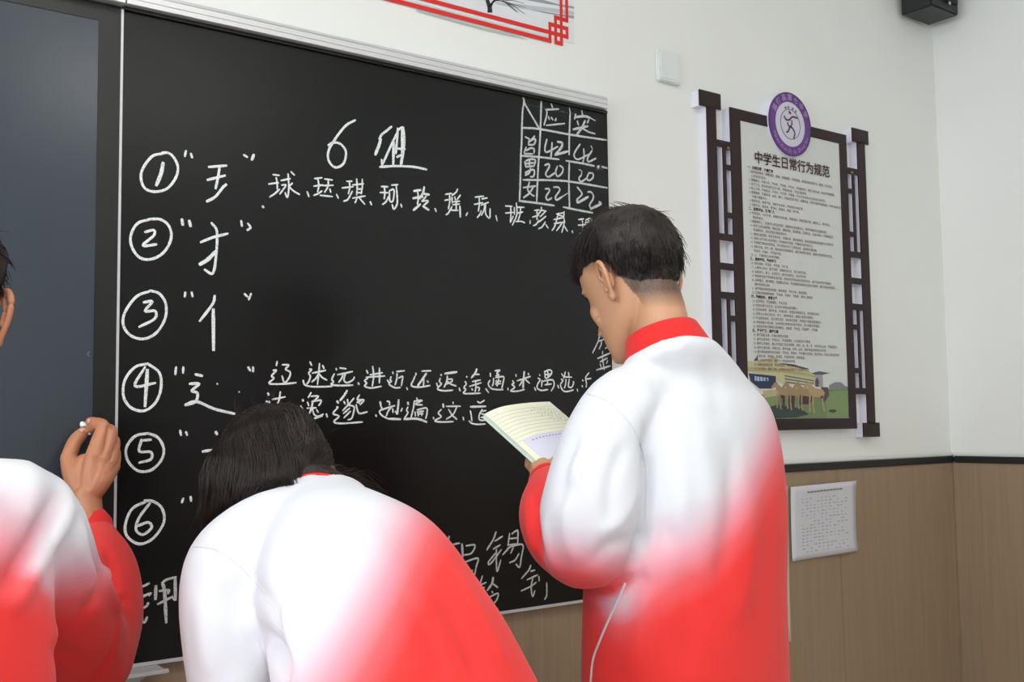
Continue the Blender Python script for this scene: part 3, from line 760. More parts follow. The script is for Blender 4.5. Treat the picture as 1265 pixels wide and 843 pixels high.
for k, a in enumerate((112, 97, 75, 58)):
    a = math.radians(a); r = cr * .53
    o = disc('crest_dot', 0, cr * .045, 0, 1, m_gry, 8)
    co = [v.co.copy() for v in o.data.vertices]
    for v in o.data.vertices:
        v.co.x += r * math.cos(a); v.co.z += r * math.sin(a); v.co.y = yc - .0004 if v.co.y < .5 else yc + .0006
# runner
def run_stroke(pts, w):
    ps = catmull([W(940 + a / 7.66, 100 + b / 7.66, yc) for a, b in pts], 5)
    pts2 = [(p.x, p.z) for p in ps]; V = []; Fc = []
    n = len(ps)
    for i, p in enumerate(ps):
        t = ps[min(i + 1, n - 1)] - ps[max(i - 1, 0)]; t.y = 0; t.normalize(); s = Vector((-t.z, 0, t.x))
        for sg in (1, -1): c = p + s * w * sg; V.append((c.x, yc - .0008, c.z))
    for i in range(n - 1): Fc.append((2 * i, 2 * i + 1, 2 * i + 3, 2 * i + 2))
    return V, Fc
rs = [run_stroke([(218, 328), (235, 362), (265, 370), (300, 340), (345, 355)], .0024), run_stroke([(290, 372), (290, 415), (272, 440), (255, 480), (238, 485)], .0025), run_stroke([(250, 392), (262, 425), (300, 450), (320, 500), (308, 548)], .0023), run_stroke([(262, 290), (272, 300), (280, 315)], .0034)]
V, Fc = merge(rs); np_.append(link('crest_runner', mesh('crest_runner', V, Fc), mat('runner_purple', srgb(70, 38, 84), .5)))

# picture printed at the foot of the notice: flat shapes on the sheet
q4 = lambda a, b, dy: (lambda p: (p.x, YN + .0015 - dy, p.z))(W(920 + a / 8.029, 430 + b / 8.029, YN))
def pict(nm, polys, col, dy):
    for pl in polys:
      V, Fc = [q4(a, b, dy) for a, b in pl], [tuple(range(len(pl)))]
      o = link(nm, mesh(nm, V, Fc), mat('print_' + nm + '_' + '%d_%d_%d' % col, srgb(*col), .4, noise=.06, nscale=60)); o.name = 'printed_picture'; np_.append(o)
def rectz(a0, a1, b0, b1):  # in wall units between pixel corners
    return [(a0, b0), (a1, b0), (a1, b1), (a0, b1)]
lb = 20; rb = 1038
pict('grass', [[(lb, 430), (250, 475), (600, 440), (835, 408), (rb, 400), (rb - 2, 690), (300, 712), (lb, 725)]], (108, 130, 84), .0002)
pict('grass_light', [[(210, 500), (340, 480), (330, 560), (230, 580)], [(800, 440), (1030, 420), (1030, 680), (820, 690)]], (122, 144, 92), .0003)
pict('sand', [[(180, 425), (330, 410), (345, 475), (200, 495)]], (176, 168, 128), .0004)
pict('building', [[(33, 130), (110, 135), (330, 85), (330, 150), (600, 215), (700, 262), (700, 370), (380, 360), (200, 270), (33, 235)]], (190, 182, 140), .0003)
pict('building_top', [[(33, 230), (33, 190), (380, 210), (640, 255), (700, 275), (700, 295), (380, 245)]], (170, 164, 118), .0005)
pict('roof_peak', [[(90, 125), (130, 75), (132, 128)], [(335, 150), (600, 215), (640, 205), (470, 160)]], (92, 96, 96), .0006)
pict('window_bands', [[(400, 270), (690, 320), (690, 332), (400, 284)], [(400, 300), (690, 345), (690, 357), (400, 315)], [(410, 330), (640, 368), (640, 378), (410, 345)]], (96, 116, 112), .0006)
pict('tower', [[(700, 265), (775, 262), (780, 390), (700, 385)]], (150, 150, 156), .0005)
pict('tower_cap', [[(665, 250), (740, 232), (850, 250), (780, 266), (700, 266)]], (86, 84, 92), .0007)
pict('van', [[(40, 250), (310, 280), (315, 385), (270, 405), (150, 405), (60, 330)]], (28, 42, 78), .0007)
pict('van_writing', [[(100, 278), (118, 280), (118, 328), (100, 322)], [(124, 284), (148, 286), (148, 332), (124, 328)], [(155, 286), (180, 290), (180, 330), (155, 328)], [(188, 292), (208, 295), (208, 330), (188, 328)], [(215, 295), (236, 297), (236, 328), (226, 330), (226, 305), (215, 303)]], (166, 184, 204), .0009)
pict('trees_far', [[(840, 370), (900, 340), (960, 342), (1000, 380), (1030, 385), (1030, 403), (840, 408)]], (126, 128, 140), .0004)
pict('cart', [[(760, 390), (830, 390), (840, 470), (800, 535), (760, 530)], [(700, 330), (722, 290), (740, 330), (735, 385), (705, 385)]], (84, 62, 78), .0007)
pict('shadow', [[(230, 590), (330, 565), (560, 600), (640, 660), (520, 690), (300, 700), (240, 650)], [(840, 615), (900, 610), (915, 630), (880, 645), (840, 635)]], (40, 62, 52), .0005)
def horse(x, y, s):
    f = lambda L: [(x + a * s, y + b * s) for a, b in L]
    return [f([(0, 0), (-30, 45), (-28, 62), (-8, 60), (15, 40), (30, 90), (60, 130), (80, 135), (170, 150), (185, 95), (160, 60), (90, 50), (55, 20), (40, -10), (25, -18)]),
            f([(30, 110), (48, 120), (40, 200), (48, 285), (30, 285), (28, 200)]), f([(60, 125), (78, 130), (75, 220), (90, 300), (70, 300), (62, 220)]),
            f([(150, 130), (165, 120), (172, 200), (188, 280), (172, 282), (158, 210)])]
pict('horse_dark', [[(340, 420), (400, 430), (400, 590), (380, 600), (375, 500), (362, 500), (360, 600), (345, 600)], [(425, 440), (500, 440), (495, 620), (470, 620), (468, 520), (455, 625), (435, 625)], [(535, 440), (640, 440), (690, 500), (640, 560), (560, 560), (540, 620)]], (58, 40, 44), .0007)
for i, (x, y, s) in enumerate(((292, 350, .86), (395, 352, .88), (505, 352, .9))):
    pict('horse_%d' % i, [h for h in horse(x, y, s)][:3], (158, 132, 96), .0008 + .0001 * i)
pict('horse_near', horse(610, 350, 1.0), (176, 150, 110), .0012)
under(nb, *np_)
# ================================================================== people: tools
def tube(pts, rad, seg=20, up=(0, 0, 1), cap=3, sub=4):
    """closed surface round a smoothed centre line; rad entries are r or (a,b): a sideways, b along 'up'"""
    pts = [Vector(p) for p in pts]; R = [(r, r) if not isinstance(r, (tuple, list)) else r for r in rad]
    if sub > 1 and len(pts) > 2:
        rr = catmull([Vector((a, b, 0)) for a, b in R], sub); pts = catmull(pts, sub); R = [(max(v.x, .001), max(v.y, .001)) for v in rr]
    n = len(pts); up = Vector(up); rings = []
    def ring(c, t, a, b):
        s = t.cross(up)
        if s.length < 1e-4: s = t.cross(Vector((1, 0, 0)))
        s.normalize(); u = s.cross(t).normalized()
        return [c + s * (a * math.cos(2 * math.pi * k / seg)) + u * (b * math.sin(2 * math.pi * k / seg)) for k in range(seg)]
    for i in range(n):
        t = (pts[min(i + 1, n - 1)] - pts[max(i - 1, 0)]).normalized(); a, b = R[i]
        if i == 0:
            for k in range(cap, 0, -1):
                an = k / (cap + .6) * math.pi / 2; rings.append(ring(pts[0] - t * (min(a, b) * math.sin(an)), t, a * math.cos(an), b * math.cos(an)))
        rings.append(ring(pts[i], t, a, b))
        if i == n - 1:
            for k in range(1, cap + 1):
                an = k / (cap + .6) * math.pi / 2; rings.append(ring(pts[-1] + t * (min(a, b) * math.sin(an)), t, a * math.cos(an), b * math.cos(an)))
    V = [v for r in rings for v in r]; Fc = []
    for i in range(len(rings) - 1):
        for k in range(seg):
            a = i * seg + k; b = i * seg + (k + 1) % seg; Fc.append((a, b, b + seg, a + seg))
    Fc.append(tuple(range(seg))[::-1]); o = (len(rings) - 1) * seg; Fc.append(tuple(range(o, o + seg)))
    return V, Fc
def loft(rings, seg=40, power=2.4, dense=4):
    """rings: (centre, right vec, forward vec, a, b_front, b_back); closed superellipse sections"""
    if dense > 1:
        keys = ['c', 'r', 'f']
        cs = catmull([q[0] for q in rings], dense); rs = catmull([q[1] for q in rings], dense); fs = catmull([q[2] for q in rings], dense)
        ab = catmull([Vector((q[3], q[4], q[5])) for q in rings], dense)
        rings = [(c, r, f, max(.002, v.x), max(.002, v.y), max(.002, v.z)) for c, r, f, v in zip(cs, rs, fs, ab)]
    V = []; Fc = []
    for c, r, f, a, bf, bb_ in rings:
        for k in range(seg):
            t = 2 * math.pi * k / seg; cx, sy = math.cos(t), math.sin(t)
            x = math.copysign(abs(cx) ** (2 / power), cx) * a; y = math.copysign(abs(sy) ** (2 / power), sy) * (bf if sy > 0 else bb_)
            V.append(c + r * x + f * y)
    n = len(rings)
    for i in range(n - 1):
        for k in range(seg):
            a = i * seg + k; b = i * seg + (k + 1) % seg; Fc.append((a, b, b + seg, a + seg))
    Fc.append(tuple(range(seg))[::-1]); o = (n - 1) * seg; Fc.append(tuple(range(o, o + seg)))
    return V, Fc
def fix_normals(me):
    bm = bmesh.new(); bm.from_mesh(me); bmesh.ops.recalc_face_normals(bm, faces=bm.faces[:]); bm.to_mesh(me); bm.free()
def fuse(parts, voxel, smooth=4, fac=.5):
    """union of closed pieces -> one continuous skin"""
    V, Fc = merge(parts); me = mesh('fuse', V, Fc)
    fix_normals(me); o = bpy.data.objects.new('fuse', me); COL.objects.link(o)
    r = o.modifiers.new('r', 'REMESH'); r.mode = 'VOXEL'; r.voxel_size = voxel
    if smooth: s = o.modifiers.new('s', 'SMOOTH'); s.iterations = smooth; s.factor = fac
    dg = bpy.context.evaluated_depsgraph_get(); out = bpy.data.meshes.new_from_object(o.evaluated_get(dg)); bpy.data.objects.remove(o); bpy.data.meshes.remove(me)
    out.materials.clear(); return out
def getco(me):
    n = len(me.vertices); co = np.empty(n * 3); me.vertices.foreach_get('co', co); return co.reshape(-1, 3)
def getno(me):
    n = len(me.vertices); no = np.empty(n * 3, dtype=np.float32); me.vertex_normals.foreach_get('vector', no); return no.reshape(-1, 3).astype(float)
def setco(me, co): me.vertices.foreach_set('co', co.ravel()); me.update()
def bvh_of(me): return BVHTree.FromPolygons([v.co[:] for v in me.vertices], [tuple(p.vertices) for p in me.polygons])
def seg_dist(co, pts):
    """distance of every vertex to a polyline, and the parameter 0..1 along it"""
    best = np.full(len(co), 1e9); par = np.zeros(len(co)); L = len(pts) - 1
    for i in range(L):
        a = np.array(pts[i]); b = np.array(pts[i + 1]); d = b - a; l2 = max(d @ d, 1e-12)
        t = np.clip((co - a) @ d / l2, 0, 1); dd = np.linalg.norm(co - a - t[:, None] * d, axis=1)
        m = dd < best; best[m] = dd[m]; par[m] = (i + t[m]) / L
    return best, par
def surf(bvh, pxs, n=8):
    """trace a drawn line of the photograph onto the cloth: points where the rays meet it"""
    p = catmull([Vector((a, b, 0)) for a, b in pxs], n); out = []
    for q in p:
        h = bvh.ray_cast(CAM, ray(q.x, q.y).normalized())
        if h[0] is not None: out.append(h[0])
    return out
def folds(me, L):
    """L: (pixel polyline, width m, amplitude m) ; negative amplitude = valley"""
    bvh = bvh_of(me); co = getco(me); no = getno(me); disp = np.zeros(len(co))
    for pxs, wd, amp in L:
        pts = surf(bvh, pxs)
        if len(pts) < 2: continue
        d, t = seg_dist(co, pts); taper = np.clip(np.minimum(t, 1 - t) * 5, 0, 1) ** .7
        disp += 1.35 * amp * taper * np.exp(-(d / wd) ** 2)
    setco(me, co + no * disp[:, None])
def vnoise(co, scale, seed=0):
    rr = np.random.RandomState(seed); out = np.zeros(len(co))
    for k in range(10):
        d = rr.normal(size=3); d /= np.linalg.norm(d); out += np.sin(co @ d * scale * rr.uniform(.6, 1.6) + rr.uniform(0, 6.28))
    return out / 10 * 1.6
def soft(me, amp, scale, seed):
    co = getco(me); no = getno(me); setco(me, co + no * (amp * vnoise(co, scale, seed))[:, None])
def dye(me, fn):
    co = getco(me); t = np.clip(fn(co), 0, 1); a = me.color_attributes.new('dye', 'FLOAT_COLOR', 'POINT')
    v = np.ones((len(co), 4)); v[:, :3] = t[:, None]; a.data.foreach_set('color', v.ravel())
m_jacket = bpy.data.materials.new('jacket_dip_dyed'); m_jacket.use_nodes = True
def _jacket(m):
    nt = m.node_tree; b = nt.nodes['Principled BSDF']; b.inputs['Roughness'].default_value = .72; b.inputs['Sheen Weight'].default_value = .12; b.inputs['Specular IOR Level'].default_value = .25
    at = nt.nodes.new('ShaderNodeAttribute'); at.attribute_name = 'dye'
    r = nt.nodes.new('ShaderNodeValToRGB'); el = r.color_ramp.elements
    el[0].position = 0; el[0].color = (.72, .73, .765, 1); el[1].position = 1; el[1].color = (.82, .036, .032, 1)
    for p, c in ((.25, (.74, .58, .64, 1)), (.5, (.78, .31, .37, 1)), (.75, (.81, .11, .12, 1))): e = el.new(p); e.color = c
    nt.links.new(at.outputs['Fac'], r.inputs['Fac']); nt.links.new(r.outputs['Color'], b.inputs['Base Color'])
    tc = nt.nodes.new('ShaderNodeTexCoord'); n = nt.nodes.new('ShaderNodeTexNoise'); n.inputs['Scale'].default_value = 900; nt.links.new(tc.outputs['Object'], n.inputs['Vector'])
    bp = nt.nodes.new('ShaderNodeBump'); bp.inputs['Strength'].default_value = .08; bp.inputs['Distance'].default_value = .001
    nt.links.new(n.outputs['Fac'], bp.inputs['Height']); nt.links.new(bp.outputs[0], b.inputs['Normal'])
_jacket(m_jacket)
m_redknit = mat('red_rib_knit', (.74, .022, .02, 1), .75, sheen=.1, spec=.25, bump=.4, bscale=500, stretch=(1, 1, .2))
m_seam = mat('white_seam', (.66, .66, .70, 1), .8)
m_skin = mat('skin', srgb(196, 146, 112), .5, noise=.05, nscale=18, sss=.12, bump=.06, bscale=300)
m_skin2 = mat('skin_tan', srgb(190, 128, 94), .5, noise=.06, nscale=22, sss=.12, bump=.08, bscale=300)
m_hair = mat('hair_dark', (.017, .012, .010, 1), .55, noise=.5, nscale=60, spec=.4, bump=.6, bscale=350)
m_trouser = mat('dark_trousers', srgb(30, 32, 42), .8)
m_shoe = mat('white_shoe', srgb(220, 220, 220), .5); m_sole = mat('shoe_sole', srgb(180, 180, 180), .6)
m_eye = mat('eye_white', (.8, .8, .78, 1), .2); m_iris = mat('iris_dark', (.02, .012, .01, 1), .15); m_lip = mat('lip', srgb(176, 108, 98), .45, sss=.1)

def frame_rot(az, pitch, roll=0.0):
    """az: heading, degrees right of +y; pitch: nodding down; roll: leaning to the right"""
    a, p, r = math.radians(az), math.radians(pitch), math.radians(roll)
    return Matrix.Rotation(-a, 3, 'Z') @ Matrix.Rotation(-p, 3, 'X') @ Matrix.Rotation(r, 3, 'Y')
def xform(me, rot, loc, s=1.0):
    co = getco(me); R3 = np.array(rot) * s; setco(me, co @ R3.T + np.array(loc))
HEAD = [(-.122, .006, .078, .060), (-.115, .030, .088, .045), (-.098, .046, .094, .012), (-.075, .057, .095, -.030), (-.05, .064, .093, -.055), (-.02, .070, .091, -.078), (.01, .074, .089, -.092), (.04, .076, .090, -.099), (.07, .072, .085, -.096), (.095, .060, .070, -.082), (.112, .042, .048, -.060), (.122, .020, .022, -.034), (.1245, .004, .0, -.016)]
def head_rings():
    X = Vector((1, 0, 0)); out = []
    for z, hw, f, b in HEAD:
        cy = (f + b) / 2; out.append((Vector((0, cy, z)), X, Vector((0, 1, 0)), hw, (f - b) / 2, (f - b) / 2))
    return out
def head_skin(neck_to, neck_r=.055, voxel=.0032):
    parts = [loft(head_rings(), 40, 2.15, 4)]
    parts.append(tube([(0, -.035, -.02), (0, -.032, -.075), neck_to[0], neck_to[1]], [(.047, .049), (.044, .046), (neck_r, neck_r * 1.02), (neck_r * 1.12, neck_r * 1.1)], 28, (0, 1, 0)))
    # nose, brow, chin, lips, cheeks
    parts.append(tube([(0, .085, .012), (0, .096, -.012), (0, .107, -.034)], [.006, .0075, .0105], 12, (0, 1, 0)))
    for s in (-1, 1):
        parts.append(tube([(s * .009, .098, -.036), (s * .011, .102, -.040)], [.008, .007], 10))
        parts.append(tube([(s * .010, .085, .028), (s * .034, .083, .032), (s * .055, .066, .026)], [.003, .005, .003], 10))
        parts.append(tube([(s * .040, .062, -.018), (s * .046, .054, -.034), (s * .040, .058, -.055)], [.018, .019, .014], 12))
    parts.append(tube([(-.020, .086, -.062), (0, .093, -.060), (.020, .086, -.062)], [.005, .0065, .005], 10))
    parts.append(tube([(-.017, .086, -.071), (0, .092, -.072), (.017, .086, -.071)], [.005, .0075, .005], 10))
    parts.append(tube([(-.012, .088, -.100), (.012, .088, -.100)], [.013, .013], 12))
    me = fuse(parts, voxel, 3)
    # eye sockets
    co = getco(me)
    for s in (-1, 1):
        d = np.linalg.norm((co - np.array((s * .031, .088, .006))) / np.array((.017, .03, .013)), axis=1); co[:, 1] -= .006 * np.exp(-d ** 2)
    setco(me, co); return me
def ear_mesh(s):
    """helix rim, inner ridge, bowl and lobe"""
    c = Vector((s * .072, -.006, -.008)); parts = []
    def E(u, v, o): # u back, v up, o outward
        return c + Vector((s * (o + .35 * u), -u, v))
    rim = [E(.002, .004, .004), E(-.006, .020, .006), E(.004, .033, .010), E(.018, .034, .014), E(.027, .022, .016), E(.027, .004, .015), E(.020, -.012, .012), E(.012, -.024, .009)]
    parts.append(tube(rim, [.0035, .0042, .0045, .0045, .0045, .0042, .004, .004], 10))
    parts.append(tube([E(.012, -.022, .008), E(.006, -.031, .006), E(-.001, -.026, .004)], [.005, .0062, .0045], 10))
    parts.append(tube([E(.000, .012, .003), E(.010, .004, .003), E(.010, -.012, .003)], [(.010, .003), (.014, .003), (.010, .003)], 12, (s, 0, 0)))
    parts.append(tube([E(.012, .026, .010), E(.018, .010, .011), E(.014, -.008, .009)], [.003, .0032, .003], 8))
    parts.append(tube([E(-.004, -.004, .005), E(-.001, -.012, .006)], [.004, .004], 8))
    return fuse(parts, .0014, 2)
def face_bits(root, rot, loc, sc=1.0):
    for s in (-1, 1):
        bm = bmesh.new(); bmesh.ops.create_uvsphere(bm, u_segments=16, v_segments=10, radius=.0115); me = bpy.data.meshes.new('eye'); bm.to_mesh(me); bm.free()
        me.transform(Matrix.Translation((s * .031, .0690, .005))); xform(me, rot, loc, sc); e = link('eye', me, m_eye, smooth=True)
        bm = bmesh.new(); bmesh.ops.create_uvsphere(bm, u_segments=12, v_segments=8, radius=.0055); me = bpy.data.meshes.new('iris'); bm.to_mesh(me); bm.free()
        me.transform(Matrix.Translation((s * .031, .0762, .003))); xform(me, rot, loc, sc); ir = link('iris', me, m_iris, smooth=True); under(root, e); ir.parent = e
        V, Fc = tube([(s * .014, .0885, .024), (s * .030, .0885, .030), (s * .048, .077, .026)], [(.0012, .0028), (.0014, .0035), (.001, .002)], 8); me = mesh('eyebrow', V, Fc); xform(me, rot, loc, sc); under(root, link('eyebrow', me, m_hair, smooth=True))
    V, Fc = tube([(-.018, .0905, -.066), (0, .0965, -.066), (.018, .0905, -.066)], [(.0012, .004), (.002, .0065), (.0012, .004)], 10); me = mesh('lips', V, Fc); xform(me, rot, loc, sc); under(root, link('lips', me, m_lip, smooth=True))
def strands_mesh(name, paths, r0, seed=0, mt=None):
    """each path: list of Vectors; a thin three-sided tapering lock"""
    V = []; Fc = []
    for pi, (path, r) in enumerate(paths):
        n = len(path); o = len(V)
        for i, p in enumerate(path):
            t = (path[min(i + 1, n - 1)] - path[max(i - 1, 0)]).normalized(); s = t.cross(Vector((.3, .2, .93)))
            if s.length < 1e-3: s = Vector((1, 0, 0))
            s.normalize(); u = s.cross(t); rr = r * (1 - .75 * (i / (n - 1)) ** 1.6)
            for k in range(3):
                a = 2.094 * k; V.append(p + s * (rr * math.cos(a)) + u * (rr * math.sin(a)))
        for i in range(n - 1):
            for k in range(3):
                a = o + i * 3 + k; b = o + i * 3 + (k + 1) % 3; Fc.append((a, b, b + 3, a + 3))
        Fc.append((o + (n - 1) * 3, o + (n - 1) * 3 + 1, o + (n - 1) * 3 + 2))
    me = mesh(name, V, Fc); me.shade_smooth(); return me
def short_hair(skin_local, seed, line, top_len=.034, n=9000, whorl=(.012, -.075, .10)):
    """line(x,y,z)->thickness in m where hair grows (0 = bare)"""
    co = getco(skin_local); no = getno(skin_local); th = line(co)
    bm = bmesh.new(); bm.from_mesh(skin_local); bm.verts.ensure_lookup_table()
    nz = vnoise(co, 210, seed) * .0020 + vnoise(co, 70, seed + 3) * .0024
    keep = th > .0006
    for f in list(bm.faces):
        if not all(keep[v.index] for v in f.verts): bm.faces.remove(f)
    for v in list(bm.verts):
        if not v.link_faces: bm.verts.remove(v)
        else:
            i = v.index; v.co += Vector(no[i]) * (th[i] + nz[i] * min(1, th[i] / .008))
    cap = bpy.data.meshes.new('hair'); bm.to_mesh(cap); bm.free()
    rr = random.Random(seed); paths = []; W0 = Vector(whorl)
    idx = np.where(th > .0012)[0]; area_w = idx
    for _ in range(n):
        i = int(area_w[rr.randrange(len(area_w))]); N = Vector(no[i]); p = Vector(co[i]) + N * th[i] * rr.uniform(.3, .95)
        d = (p - W0); d = d - N * d.dot(N)
        if d.length < 1e-3: continue
        d.normalize(); sw = N.cross(d); L = top_len * min(1, th[i] / .014) * rr.uniform(.6, 1.2)
        d = (d + sw * .35 + Vector((rr.gauss(0, .22), rr.gauss(0, .22), rr.gauss(0, .22))) + N * .22).normalized()
        pts = [p]; 
        for k in range(3):
            d = (d - N * .20).normalized(); pts.append(pts[-1] + d * L / 3)
            N2 = N
        paths.append((pts, .0009 * rr.uniform(.6, 1.3)))
    st = strands_mesh('hair_strands', paths, .0007)
    return cap, st
def join_me(name, mes):
    V, Fc = merge([([v.co[:] for v in m.vertices], [tuple(p.vertices) for p in m.polygons]) for m in mes]); me = mesh(name, V, Fc); me.shade_smooth(); return me
def legs(root, hip, az, floor_z=0.0, spread=.10, lean=0.0, hipw=.17, depth=.11):
    """trousers as one continuous piece, with shoes, down to the floor"""
    rot = frame_rot(az, 0); X = rot @ Vector((1, 0, 0)); Y = rot @ Vector((0, 1, 0)); h = Vector(hip); parts = []
    parts.append(tube([h + Vector((0, 0, .10)), h, h - Vector((0, 0, .10))], [(hipw * .9, depth), (hipw, depth * 1.05), (hipw * .9, depth)], 28, Y))
    for s in (-1, 1):
        top = h + X * (s * .085) - Vector((0, 0, .06)); foot = Vector((h.x, h.y, floor_z + .09)) + X * (s * spread) - Y * lean
        knee = top.lerp(foot, .48) + Y * .015
        parts.append(tube([top, knee, foot], [.088, .068, .055], 20, Y))
    me = fuse(parts, .010, 3); o = link('trousers', me, m_trouser, smooth=True); under(root, o)
    for s in (-1, 1):
        foot = Vector((h.x, h.y, floor_z)) + X * (s * spread) - Y * lean
        sh = fuse([tube([foot + Vector((0, 0, .052)) - Y * .05, foot + Vector((0, 0, .05)), foot + Y * .10 + Vector((0, 0, .038)), foot + Y * .17 + Vector((0, 0, .032))], [(.036, .040), (.040, .042), (.043, .030), (.036, .022)], 18)], .005, 2)
        so = link('shoe', sh, m_shoe, smooth=True)
        V, Fc = tube([foot - Y * .055 + Vector((0, 0, .011)), foot + Y * .05 + Vector((0, 0, .011)), foot + Y * .175 + Vector((0, 0, .011))], [(.036, .011), (.042, .011), (.034, .011)], 18); sm = link('sole', mesh('sole', V, Fc), m_sole, smooth=True)
        under(root, so); sm.parent = so; 
def hand(joints, voxel=.0022, smooth=3):
    """joints: list of (points, radii) chains, fused into one continuous hand"""
    return fuse([tube(p, r, 12, sub=3) for p, r in joints], voxel, smooth)
def seam_line(name, me, pxs, root, r=.0011, m=None):
    pts = surf(bvh_of(me), pxs, 10)
    if len(pts) < 3: return
    V, Fc = tube([p for p in pts], [r] * len(pts), 6, sub=1); under(root, link(name, mesh(name, V, Fc), m or m_seam, smooth=True))
def report(name, me, rows):
    """silhouette check while modelling: left and right edge in pixels at given rows"""
    return
    co = getco(me); v = co - np.array(CAM); d = v @ np.array(FW); px = 632.5 + F * (v @ np.array(RT)) / d; py = 421.5 - F * (v @ np.array(UP)) / d
    print('SIL', name, 'top', round(py.min()), [(r, int(px[abs(py - r) < 5].min()), int(px[abs(py - r) < 5].max())) for r in rows if (abs(py - r) < 5).any()])
# ================================================================== student standing with the notebook
def standing_boy():
    root = empty('person', (1.27, 1.32, 0)); tag(root, 'student standing at right in white and red jacket, reading from an open notebook', 'person')
    AZ = -8; rot = frame_rot(AZ, 0); X = rot @ Vector((1, 0, 0)); Y = rot @ Vector((0, 1, 0)); Z = Vector((0, 0, 1))
    C0 = P(850, 620, 1.80); C0.z = 0
    def ring(z, fwd, side, a, bf, bb_, tilt=0.0):
        f = (Y + Z * tilt).normalized(); return (C0 + Y * fwd + X * side + Z * z, X, f, a, bf, bb_)
    cb = P(823, 430, 1.775); n_ax = (Z + Y * .36).normalized(); sA = X; fA = n_ax.cross(X)
    tor = [ring(.72, .0, -.012, .160, .12, .12), ring(.76, .0, -.012, .180, .135, .14), ring(.90, .0, -.014, .190, .145, .145), ring(1.05, .0, -.012, .187, .145, .145), ring(1.20, .0, -.003, .186, .14, .145), ring(1.31, .005, .0, .186, .125, .138), ring(1.375, .01, .0, .172, .105, .126),
           ring(1.412, .016, .0, .133, .095, .110), (cb - n_ax * .026, sA, -fA if fA.y < 0 else fA, .090, .082, .082), (cb - n_ax * .004, sA, -fA if fA.y < 0 else fA, .071, .068, .068)]
    parts = [loft(tor, 44, 2.3, 4)]
    # left arm: shoulder, elbow, wrist
    parts.append(tube([P(806, 486, 1.74), P(768, 506, 1.70), P(744, 560, 1.67), P(732, 625, 1.655), P(723, 668, 1.66)], [.056, .062, .071, .080, .076], 28))
    parts.append(tube([P(724, 666, 1.66), P(704, 656, 1.70), P(686, 632, 1.76), P(680, 606, 1.825)], [.074, .072, .062, .042], 26))
    # right arm, on the far side, also bent forward
    rs_ = C0 + X * .153 + Y * .02 + Z * 1.352
    parts.append(tube([rs_ - X * .05 + Z * .012, rs_ + X * .014 + Z * .006, rs_ + X * .033 - Z * .14 + Y * .0, rs_ + X * .03 - Z * .275 + Y * .03], [.060, .066, .070, .070], 26))
    parts.append(tube([rs_ + X * .03 - Z * .275 + Y * .03, rs_ + X * .0 - Z * .25 + Y * .14, rs_ - X * .07 - Z * .17 + Y * .245], [.068, .058, .042], 24))
    me = fuse(parts, .0075, 5)
    soft(me, .0018, 26, 3)
    folds(me, [([(797, 520), (800, 570), (797, 620), (793, 660), (780, 705)], .010, -.012),
               ([(722, 489), (752, 497), (775, 520), (792, 550), (799, 590)], .008, -.002),
               ([(780, 470), (815, 520), (838, 590), (836, 660)], .022, .006), ([(800, 500), (826, 560), (822, 640), (806, 700)], .016, -.006),
               ([(860, 520), (872, 580), (880, 640)], .022, .004), ([(905, 540), (902, 640), (885, 730)], .018, -.0045), ([(820, 640), (850, 700), (890, 780)], .016, -.003), ([(870, 440), (885, 480), (890, 530)], .018, -.002), ([(930, 600), (925, 700), (905, 780)], .024, .004),
               ([(840, 700), (850, 760), (845, 830)], .02, -.004), ([(800, 720), (790, 780), (775, 835)], .018, .004), ([(735, 700), (745, 680), (760, 672), (785, 668)], .012, -.004),
               ([(700, 610), (700, 660), (712, 700)], .012, .003), ([(745, 515), (722, 555), (702, 600)], .014, .0045), ([(775, 545), (757, 590), (752, 650)], .013, -.0045), ([(790, 600), (770, 640), (740, 660)], .010, .003), ([(715, 540), (700, 580), (690, 630)], .010, -.003), ([(760, 725), (800, 712)], .012, -.004),
               ([(652, 612), (654, 650), (662, 690)], .008, .005), ([(662, 610), (664, 650), (672, 695)], .006, -.006), ([(672, 640), (678, 680), (690, 715)], .007, .004)])
    E0 = np.array(C0); Xn, Yn = np.array(X), np.array(Y)
    la = [tuple(p) for p in (P(757, 500, 1.69), P(742, 560, 1.67), P(731, 625, 1.655), P(724, 668, 1.66))]; lf = [tuple(p) for p in (P(712, 665, 1.69), P(686, 632, 1.76), P(680, 606, 1.825))]
    def fn(co):
        q = co - E0; lx = q @ Xn; z = q[:, 2]
        # back: the red climbs from the left hem to the right shoulder blade
        b = z - (1.262 + .72 * lx) - .010 * np.sin(lx * 22 + 1)
        t = .5 - b / .16
        t = np.where((z < .93), np.maximum(t, (.98 - z) / .1), t)
        d1, p1 = seg_dist(co, la); d2, p2 = seg_dist(co, lf)
        zz = (1.165 - .25 * (lx + .30) - z) / .09 + .35
        ta = np.maximum(zz, np.clip((d1 - d2 + .016) / .012, 0, 1) * np.clip((q @ Yn - .035) / .03, 0, 1))
        dp = np.linalg.norm(co - np.array(P(756, 738, 1.64)), axis=1); t = np.clip(t, 0, 1) * (1 - .75 * np.exp(-(dp / .045) ** 2))
        w = np.clip((.100 - np.minimum(d1, d2)) / .015, 0, 1) * np.clip((-.125 - lx) / .03, 0, 1)
        t = np.clip(t, 0, 1) * (1 - w) + np.clip(ta, 0, 1) * w
        return t
    dye(me, fn)
    report('boy', me, [430, 460, 490, 520, 560, 600, 640, 680, 710, 730, 760, 800, 840])
    j = link('jacket', me, m_jacket, smooth=True); under(root, j)
    seam_line('armhole_seam', me, [(724, 486), (750, 496), (775, 520), (792, 552), (798, 590), (797, 640)], root)
    # cuff
    cz = [P(684, 612, 1.81), P(679, 601, 1.835), P(676, 592, 1.855)]
